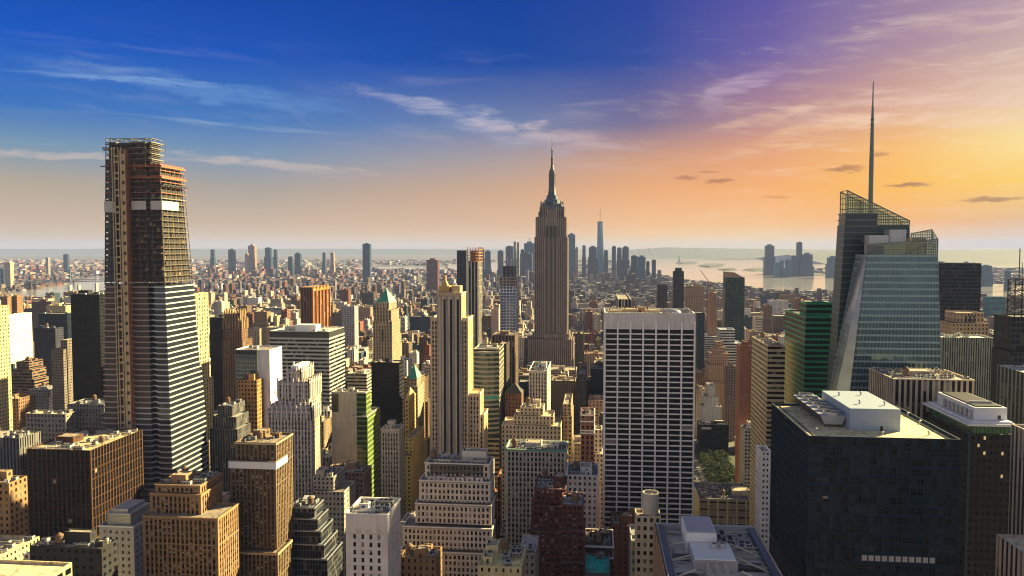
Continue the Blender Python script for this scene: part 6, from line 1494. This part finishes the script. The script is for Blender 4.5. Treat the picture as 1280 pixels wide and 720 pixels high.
# ------------------------------------------------------------------ far skyline
far_cols = {}
CL = [((0,20),'pale riverside tower at the left edge of the far shore'),((50,90),'hazy tower above the far shore left of the unfinished tower'),((255,420),'hazy blue tower on the skyline left of the bronze finned slab'),((450,465),''),((530,550),''),
      ((598,670),'hazy tower on the downtown skyline left of the tallest skyscraper'),((705,830),'hazy tower on the downtown skyline right of the tallest skyscraper'),((950,1050),'hazy tower across the harbour left of the spired glass tower'),((1220,1270),'hazy tower across the river at the right')]
cnt = {}
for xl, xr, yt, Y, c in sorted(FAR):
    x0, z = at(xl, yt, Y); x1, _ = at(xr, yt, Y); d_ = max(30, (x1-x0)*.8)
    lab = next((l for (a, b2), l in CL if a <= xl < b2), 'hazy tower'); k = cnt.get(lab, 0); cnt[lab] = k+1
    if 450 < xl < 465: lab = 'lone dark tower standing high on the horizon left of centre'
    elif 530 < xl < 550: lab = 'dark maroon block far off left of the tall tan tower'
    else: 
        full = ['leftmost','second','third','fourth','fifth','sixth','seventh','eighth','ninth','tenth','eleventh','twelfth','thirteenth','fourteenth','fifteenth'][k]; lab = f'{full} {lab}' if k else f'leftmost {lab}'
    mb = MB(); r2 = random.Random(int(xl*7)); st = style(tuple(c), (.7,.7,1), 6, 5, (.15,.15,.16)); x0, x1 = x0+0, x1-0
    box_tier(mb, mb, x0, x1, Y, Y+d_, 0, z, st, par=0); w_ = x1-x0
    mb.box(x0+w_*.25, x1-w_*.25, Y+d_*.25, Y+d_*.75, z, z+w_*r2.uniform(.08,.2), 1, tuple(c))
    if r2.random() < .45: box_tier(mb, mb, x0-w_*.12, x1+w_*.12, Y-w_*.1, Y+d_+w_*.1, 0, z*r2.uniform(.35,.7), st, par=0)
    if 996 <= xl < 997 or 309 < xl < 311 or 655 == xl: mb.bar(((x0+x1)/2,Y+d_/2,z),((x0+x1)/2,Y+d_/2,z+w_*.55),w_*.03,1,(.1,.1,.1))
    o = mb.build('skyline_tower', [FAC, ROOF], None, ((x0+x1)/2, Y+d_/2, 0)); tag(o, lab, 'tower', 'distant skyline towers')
# tapered tower with a mast, the highest downtown
Y = 6600; xa, z = at(747.6, 278, Y); xb, _ = at(752.6, 278, Y); xc, _ = at(745.8, 330, Y); xd, _ = at(755.6, 330, Y)
root = empty('tapered_tower', ((xa+xb)/2, Y+30, 0), 'highest tapered blue glass tower downtown with a thin mast', 'skyscraper')
def wt(mb):
    d_ = xd-xc; e = xb-xa; c0 = [(xc,Y),(xd,Y),(xd,Y+d_),(xc,Y+d_)]; cx_, cy_ = (xa+xb)/2, Y+d_/2; rr = e*.62
    top = [(cx_,cy_-rr),(cx_+rr,cy_),(cx_,cy_+rr),(cx_-rr,cy_)]
    mb.face([(*c0[0],0),(*c0[1],0),(*c0[1],60),(*c0[0],60)]); 
    for i in range(4):
        j = (i+1) % 4; mb.face([(*c0[i],60),(*c0[j],60),(*top[i],z)]); mb.face([(*top[i],z),(*c0[j],60),(*top[j],z)])
        if i: mb.face([(*c0[i],0),(*c0[j],0),(*c0[j],60),(*c0[i],60)])
    mb.face([(*p,z) for p in top]); mb.lathe(cx_, cy_, [(rr*1.2,z),(rr*1.2,z+8),(0,z+8)], 12)
part(root, 'shaft', [glass_mat('tall_blue_glass', (.03,.12,.20), .2, .2, 1.5)], wt)
part(root, 'mast', [M['steel']], lambda mb: mb.bar(((xa+xb)/2,Y+30,z),((xa+xb)/2,Y+30,at(750,261,Y)[1]),2.5))
# orange building skeleton with crane, right middle distance
Y = 1450; xa, z = at(886.5, 366, Y); xb, _ = at(896.5, 366, Y)
root = empty('unfinished_tower', ((xa+xb)/2, Y+12, 0), 'slim tower under construction clad in orange netting, left of the dark green glass tower', 'building')
part(root, 'wall', [simple('orange_cladding', (.42,.17,.09), .8)], lambda mb: (mb.box(xa, xb, Y, Y+24, 0, z), [mb.box(xa-.6, xb+.6, Y-.6, Y-.02, z-6-k*7, z-4-k*7) for k in range(18)]))
part(root, 'core', [M['concrete']], lambda mb: (mb.box(xa+4, xb-4, Y+4, Y+20, z, z+8), [mb.box(xa+(xb-xa)*u-.7, xa+(xb-xa)*u+.7, Y-.9, Y-.02, 0, z) for u in (.1,.37,.63,.9)]))
cr = empty('tower_crane', (xa-3, Y, 0), 'thin tower crane beside the orange netted tower', 'crane')
part(cr, 'mast', [M['rust']], lambda mb: mb.bar((xa-3,Y,0),(xa-3,Y,z+18),.9)); part(cr, 'jib', [M['rust']], lambda mb: (mb.bar((xa+9,Y,z+6),(xa-16,Y,z+40),.7), mb.bar((xa-3,Y,z+16),(xa+8,Y,z+12),.9)))
# ------------------------------------------------------------------ far-off built-up plain: one mass of small buildings
nr = np.random.RandomState(5); Yc = 3060.0
C8 = np.array([(.30,.20,.15),BUFF,BROWN,BRICK,BRICK,(.22,.18,.19),(.16,.10,.12),CREAM,(.07,.07,.09),(.60,.58,.58),(.24,.09,.06),(.20,.13,.12)]); boxes = []
while Yc < 15500:
    dY = max(30.0, .8*Yc*Yc/260000.0); wd = max(17.0, .0047*Yc)
    xL_, xR_ = Yc*math.tan(math.radians(-40)), Yc*math.tan(math.radians(29)); n = int((xR_-xL_)/wd)
    xs_ = xL_+np.arange(n)*wd+nr.uniform(-.3,.3,n)*wd
    row_gap = (int(Yc/dY) % 5 == 0)
    for ix, x in enumerate(xs_):
        if nr.rand() < .05 or (ix+int(Yc/1400)) % 9 == 0 or (row_gap and nr.rand() < .5): continue
        d1 = math.sin(x*.0021+1.3*math.sin(Yc*.0013))+math.sin(Yc*.0017+x*.0006+2); d2 = math.sin(x*.0047+Yc*.0031)+math.sin(x*.0013-Yc*.0052+1)
        p = pix(x, Yc, 0)
        if p is None or p[0] < -12 or p[0] > 1292: continue
        if wet(*p) or wet(p[0], p[1]+1.2): continue
        if 640 <= p[0] < 940 and p[1] > 375: pass
        hh = nr.choice([6,8,11,14,17,22,32,46], p=[.2,.24,.22,.13,.09,.07,.035,.015])
        if Yc > 4700 and 600 < p[0] < 840 and Yc < 7200: hh *= 2.2
        if Yc > 6500 and 250 < p[0] < 430 and Yc < 8200: hh *= 1.7
        if 3200 < Yc < 4600 and nr.rand() < .035: hh = nr.uniform(34,56)
        # keep below the water seen behind it
        zl_ = None
        for yy in np.arange(p[1]-1, p[1]-9, -1.5):
            if wet(p[0], yy): zl_ = at(p[0], yy, Yc)[1]; break
        if zl_ is not None: hh = min(hh, max(zl_*.9, 5))
        pr_ = .05 if Yc < 9000 else .2
        if d2 > 1.25 and hh < 30: hh *= .35
        elif d1 > 1.0: hh *= 1.35
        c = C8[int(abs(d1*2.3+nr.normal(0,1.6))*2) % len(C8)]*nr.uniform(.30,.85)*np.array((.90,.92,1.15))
        boxes.append((x, x+wd*nr.uniform(.7,.97), Yc+nr.uniform(0,.3)*dY, 0, hh*(1 if Yc < 9000 else .8), c))
        b_ = boxes[-1]; boxes[-1] = (b_[0], b_[1], b_[2], b_[2]+min(dY*.93, (b_[1]-b_[0])*nr.uniform(.9,3.0)), b_[4], c)
    Yc += dY
print('far boxes', len(boxes))
for x0, x1, y0, y1, hh, c in boxes:
    c = tuple(np.clip(c, 0, .75)); rc = tuple(np.clip(nr.choice([.15,.25,.45,.8,1.6], p=[.25,.25,.25,.15,.1])*np.array((.22,.225,.245)), 0, .6)); nb = max(1, round((x1-x0)/7)); nf = max(1, round(hh/4.5)); ndp = max(1, round((y1-y0)/7))
    wv = (.5,.5,1) if y0 < 6000 else (0,0,1)
    for pts, nn in ((((x0,y0),(x1,y0)),nb),(((x1,y0),(x1,y1)),ndp),(((x1,y1),(x0,y1)),nb),(((x0,y1),(x0,y0)),ndp)):
        a, b2 = pts; mass.face([(*a,0),(*b2,0),(*b2,hh),(*a,hh)], 0, [(0,0),(nn,0),(nn,nf),(0,nf)], c, wv)
    mass.face([(x0,y0,hh),(x1,y0,hh),(x1,y1,hh),(x0,y1,hh)], 1, None, rc)
o = mass.build('distant_city', [FAC, ROOF]); tag(o, 'endless low rooftops of the distant city out to the horizon', 'city blocks', None, 'stuff')
# ------------------------------------------------------------------ suspension bridge at the left
def bridge():
    Yb = 4560; xa, zd = at(36, 353.5, Yb); xb, _ = at(190, 350, Yb+500); root = empty('suspension_bridge', ((xa+xb)/2, Yb, 0), 'blue steel suspension bridge over the river left of the unfinished tower', 'bridge')
    zd = 42; bs = simple('bridge_steel', (.06,.08,.13), .6)
    def pt(px): q = (px-36)/(190-36); return xa+(xb-xa)*q, Yb+500*q
    def deck(mb):
        P_ = [pt(px) for px in range(20, 200, 4)]
        for (x0, y0), (x1, y1) in zip(P_, P_[1:]):
            for s_ in (-14, 14): mb.bar((x0,y0+s_,zd),(x1,y1+s_,zd),3.4); mb.bar((x0,y0+s_,zd+13),(x1,y1+s_,zd+13),2.4); mb.bar((x0,y0+s_,zd),(x1,y1+s_,zd+13),1.0)
            mb.face([(x0,y0-14,zd),(x1,y1-14,zd),(x1,y1+14,zd),(x0,y0+14,zd)])
    part(root, 'deck', [bs], deck)
    tw = [pt(87), pt(176)]
    for x, y in tw:
        def f(mb):
            for s_ in (-16, 16):
                mb.bar((x,y+s_,0),(x,y+s_,108),4)
            for z in (55, 80, 104): mb.box(x-3, x+3, y-16, y+16, z, z+5)
            for s_ in (-10, 10): mb.bar((x+s_,y,0),(x,y,100),2.5)
        part(root, 'tower', [bs], f)
    def cab(mb):
        for s_ in (-16, 16):
            def seg(A, B_, sag, n=14):
                pr_ = None
                for k in range(n+1):
                    q = k/n; p = (A[0]+(B_[0]-A[0])*q, A[1]+(B_[1]-A[1])*q+s_, A[2]+(B_[2]-A[2])*q-sag*4*q*(1-q))
                    if pr_: mb.bar(pr_, p, 1.0)
                    if k % 2: mb.bar(p, (p[0],p[1],zd+12), .4)
                    pr_ = p
            a, c = pt(30), pt(196); seg((*a,zd),(*tw[0],106),6); seg((*tw[0],106),(*tw[1],106),46); seg((*tw[1],106),(*c,zd),6)
    part(root, 'cable', [bs], cab)
    for px in (88, 99, 121): 
        x, y = onz(px, 366, 0) if px < 110 else onz(px, 363, 0); part(root, 'pier', [simple('pale_pier_stone', (.22,.23,.26), .8)], lambda mb: mb.box(x-4.5, x+4.5, y-12, y+12, 0, 45))
bridge()
# ------------------------------------------------------------------ park trees
def leafy(seed):
    r2 = random.Random(seed); mb = MB()
    for c in range(9):
        a = r2.uniform(0, 6.28); d_ = r2.uniform(0, 3.4); cx_, cy_, cz = d_*math.cos(a), d_*math.sin(a), r2.uniform(5.5, 11.5)-d_*.5; R = r2.uniform(1.5,2.6)
        for k in range(46):
            u = Vector((r2.gauss(0,1), r2.gauss(0,1), r2.gauss(0,1))).normalized()*R*r2.uniform(.65,1.05)
            n1 = Vector((r2.gauss(0,1), r2.gauss(0,1), r2.gauss(0,1))).normalized(); n2 = n1.orthogonal().normalized(); n3 = n1.cross(n2); s_ = r2.uniform(.35,.7); p = Vector((cx_,cy_,cz))+u
            mb.face([p+n2*s_, p+n3*s_*.7, p-n2*s_, p-n3*s_*.7], r2.choice((0,0,1)))
    tr = MB(); tr.bar((0,0,0),(0,0,5),.35,0,(.3,.3,.3),7)
    for k in range(5): a = k*1.25; tr.bar((0,0,4.2),(2.2*math.cos(a),2.2*math.sin(a),8.5),.16)
    return mesh_of(mb, 'crown', [LEAF1, LEAF2]), mesh_of(tr, 'trunk', [BARK])
LEAF1, LEAF2, BARK = simple('leaf', (.028,.06,.014), .8, 0, .5, .5), simple('leaf_light', (.05,.085,.02), .8, 0, .5, .5), simple('bark', (.08,.06,.045), .9)
TM = [leafy(s_) for s_ in (1,2,3)]; r2 = random.Random(9); tp = []
for _ in range(4000):
    px, py = r2.uniform(866, 928), r2.uniform(566, 603)
    if px > 905+ (py-566)*.6 or len(tp) >= 110: continue
    x, y = onz(px, py, 5)
    if x < 128 or all((x-a)**2+(y-b2)**2 > 26 for a, b2, *_ in tp) is False: continue
    tp.append((x, y, px, py))
tp.sort(key=lambda q: (round(q[1]/12), q[0]))
sheet('park_lawn', [(127,780),(215,780),(215,1030),(127,1030)], [simple('lawn', (.022,.04,.012), .95)], z=.25)
for i, (x, y, px, py) in enumerate(tp):
    root = empty('park_tree', (x, y, 0), 'leafy green tree of the park behind the low pale roof', 'tree', 'park trees'); s_ = r2.uniform(.6,.95); cm, tm_ = TM[i % 3]
    for nm, me in (('crown', cm), ('trunk', tm_)): o = bpy.data.objects.new(nm, me); scene.collection.objects.link(o); o.parent = root
    root.scale = (s_,s_,s_); root.rotation_euler = (0,0,r2.uniform(0,6))
# ------------------------------------------------------------------ cars on the avenue beside the park
def car_parts(col):
    b_ = MB(); P_ = [(-.9,-2.2,.35),(.9,-2.2,.35),(.9,2.2,.35),(-.9,2.2,.35),(-.9,-2.2,.85),(.9,-2.2,.85),(.9,2.2,.8),(-.9,2.2,.8),(-.75,-1.5,1.45),(.75,-1.5,1.45),(.75,.7,1.45),(-.75,.7,1.45),(-.88,1.3,.9),(.88,1.3,.9)]
    for q in ((0,1,5,4),(1,2,6,5),(2,3,7,6),(3,0,4,7),(4,5,6,7),(8,9,10,11)): b_.face([P_[i] for i in q], 0)
    gl = MB()
    for q in ((4,5,9,8),(11,10,13,12)): gl.face([P_[i] for i in q], 0)
    for s_ in (1,-1): gl.face([(.9*s_,-2.0,.87),(.9*s_,1.2,.87),(.76*s_,.7,1.44),(.76*s_,-1.5,1.44)],0)
    w_ = MB(); 
    w_.lathe(0,0,[(0,-.11),(.34,-.11),(.34,.11),(0,.11)],12,0)
    return mesh_of(b_,'body',[col]), mesh_of(gl,'windows',[M['glass']]), mesh_of(w_,'wheel',[M['black']])
CARC = [('yellow', simple('taxi_yellow',(.6,.38,.02),.35)),('white',M['white']),('black',M['black']),('silver',M['galv'])]
CM_ = [(n_, car_parts(c)) for n_, c in CARC]
for i in range(12):
    n_, (bm_, gm_, wm_) = CM_[(i*3) % 4]; y = 812+i*15; x = 110+(-7.5,-2.5,2.5,7.5)[(i*7) % 4]
    root = empty('car', (x, y, .06), f'{n_} car on the avenue beside the park', 'car', f'{n_} cars on the avenue')
    for nm, me in (('body', bm_), ('windshield', gm_)): o = bpy.data.objects.new(nm, me); scene.collection.objects.link(o); o.parent = root
    for sx in (-.82,.82):
        for sy in (-1.4,1.4): o = bpy.data.objects.new('wheel', wm_); scene.collection.objects.link(o); o.parent = root; o.location = (sx,sy,.34); o.rotation_euler = (0,math.pi/2,0)
# ------------------------------------------------------------------ the hazy air
HZD = 0.000026
mb = MB(); mb.box(-36000, 36000, -1500, 35000, -3, 450); hm = bpy.data.materials.new('haze'); hm.use_nodes = True; nt = hm.node_tree; nt.nodes.clear()
pv = nt.nodes.new('ShaderNodeVolumePrincipled'); pv.inputs['Color'].default_value = (.36,.46,.92,1); pv.inputs['Density'].default_value = HZD; pv.inputs['Anisotropy'].default_value = 0.0
ou = nt.nodes.new('ShaderNodeOutputMaterial'); nt.links.new(pv.outputs[0], ou.inputs['Volume'])
o = mb.build('haze', [hm]); o['kind'] = 'stuff'; o['label'] = 'thin evening haze over the city'
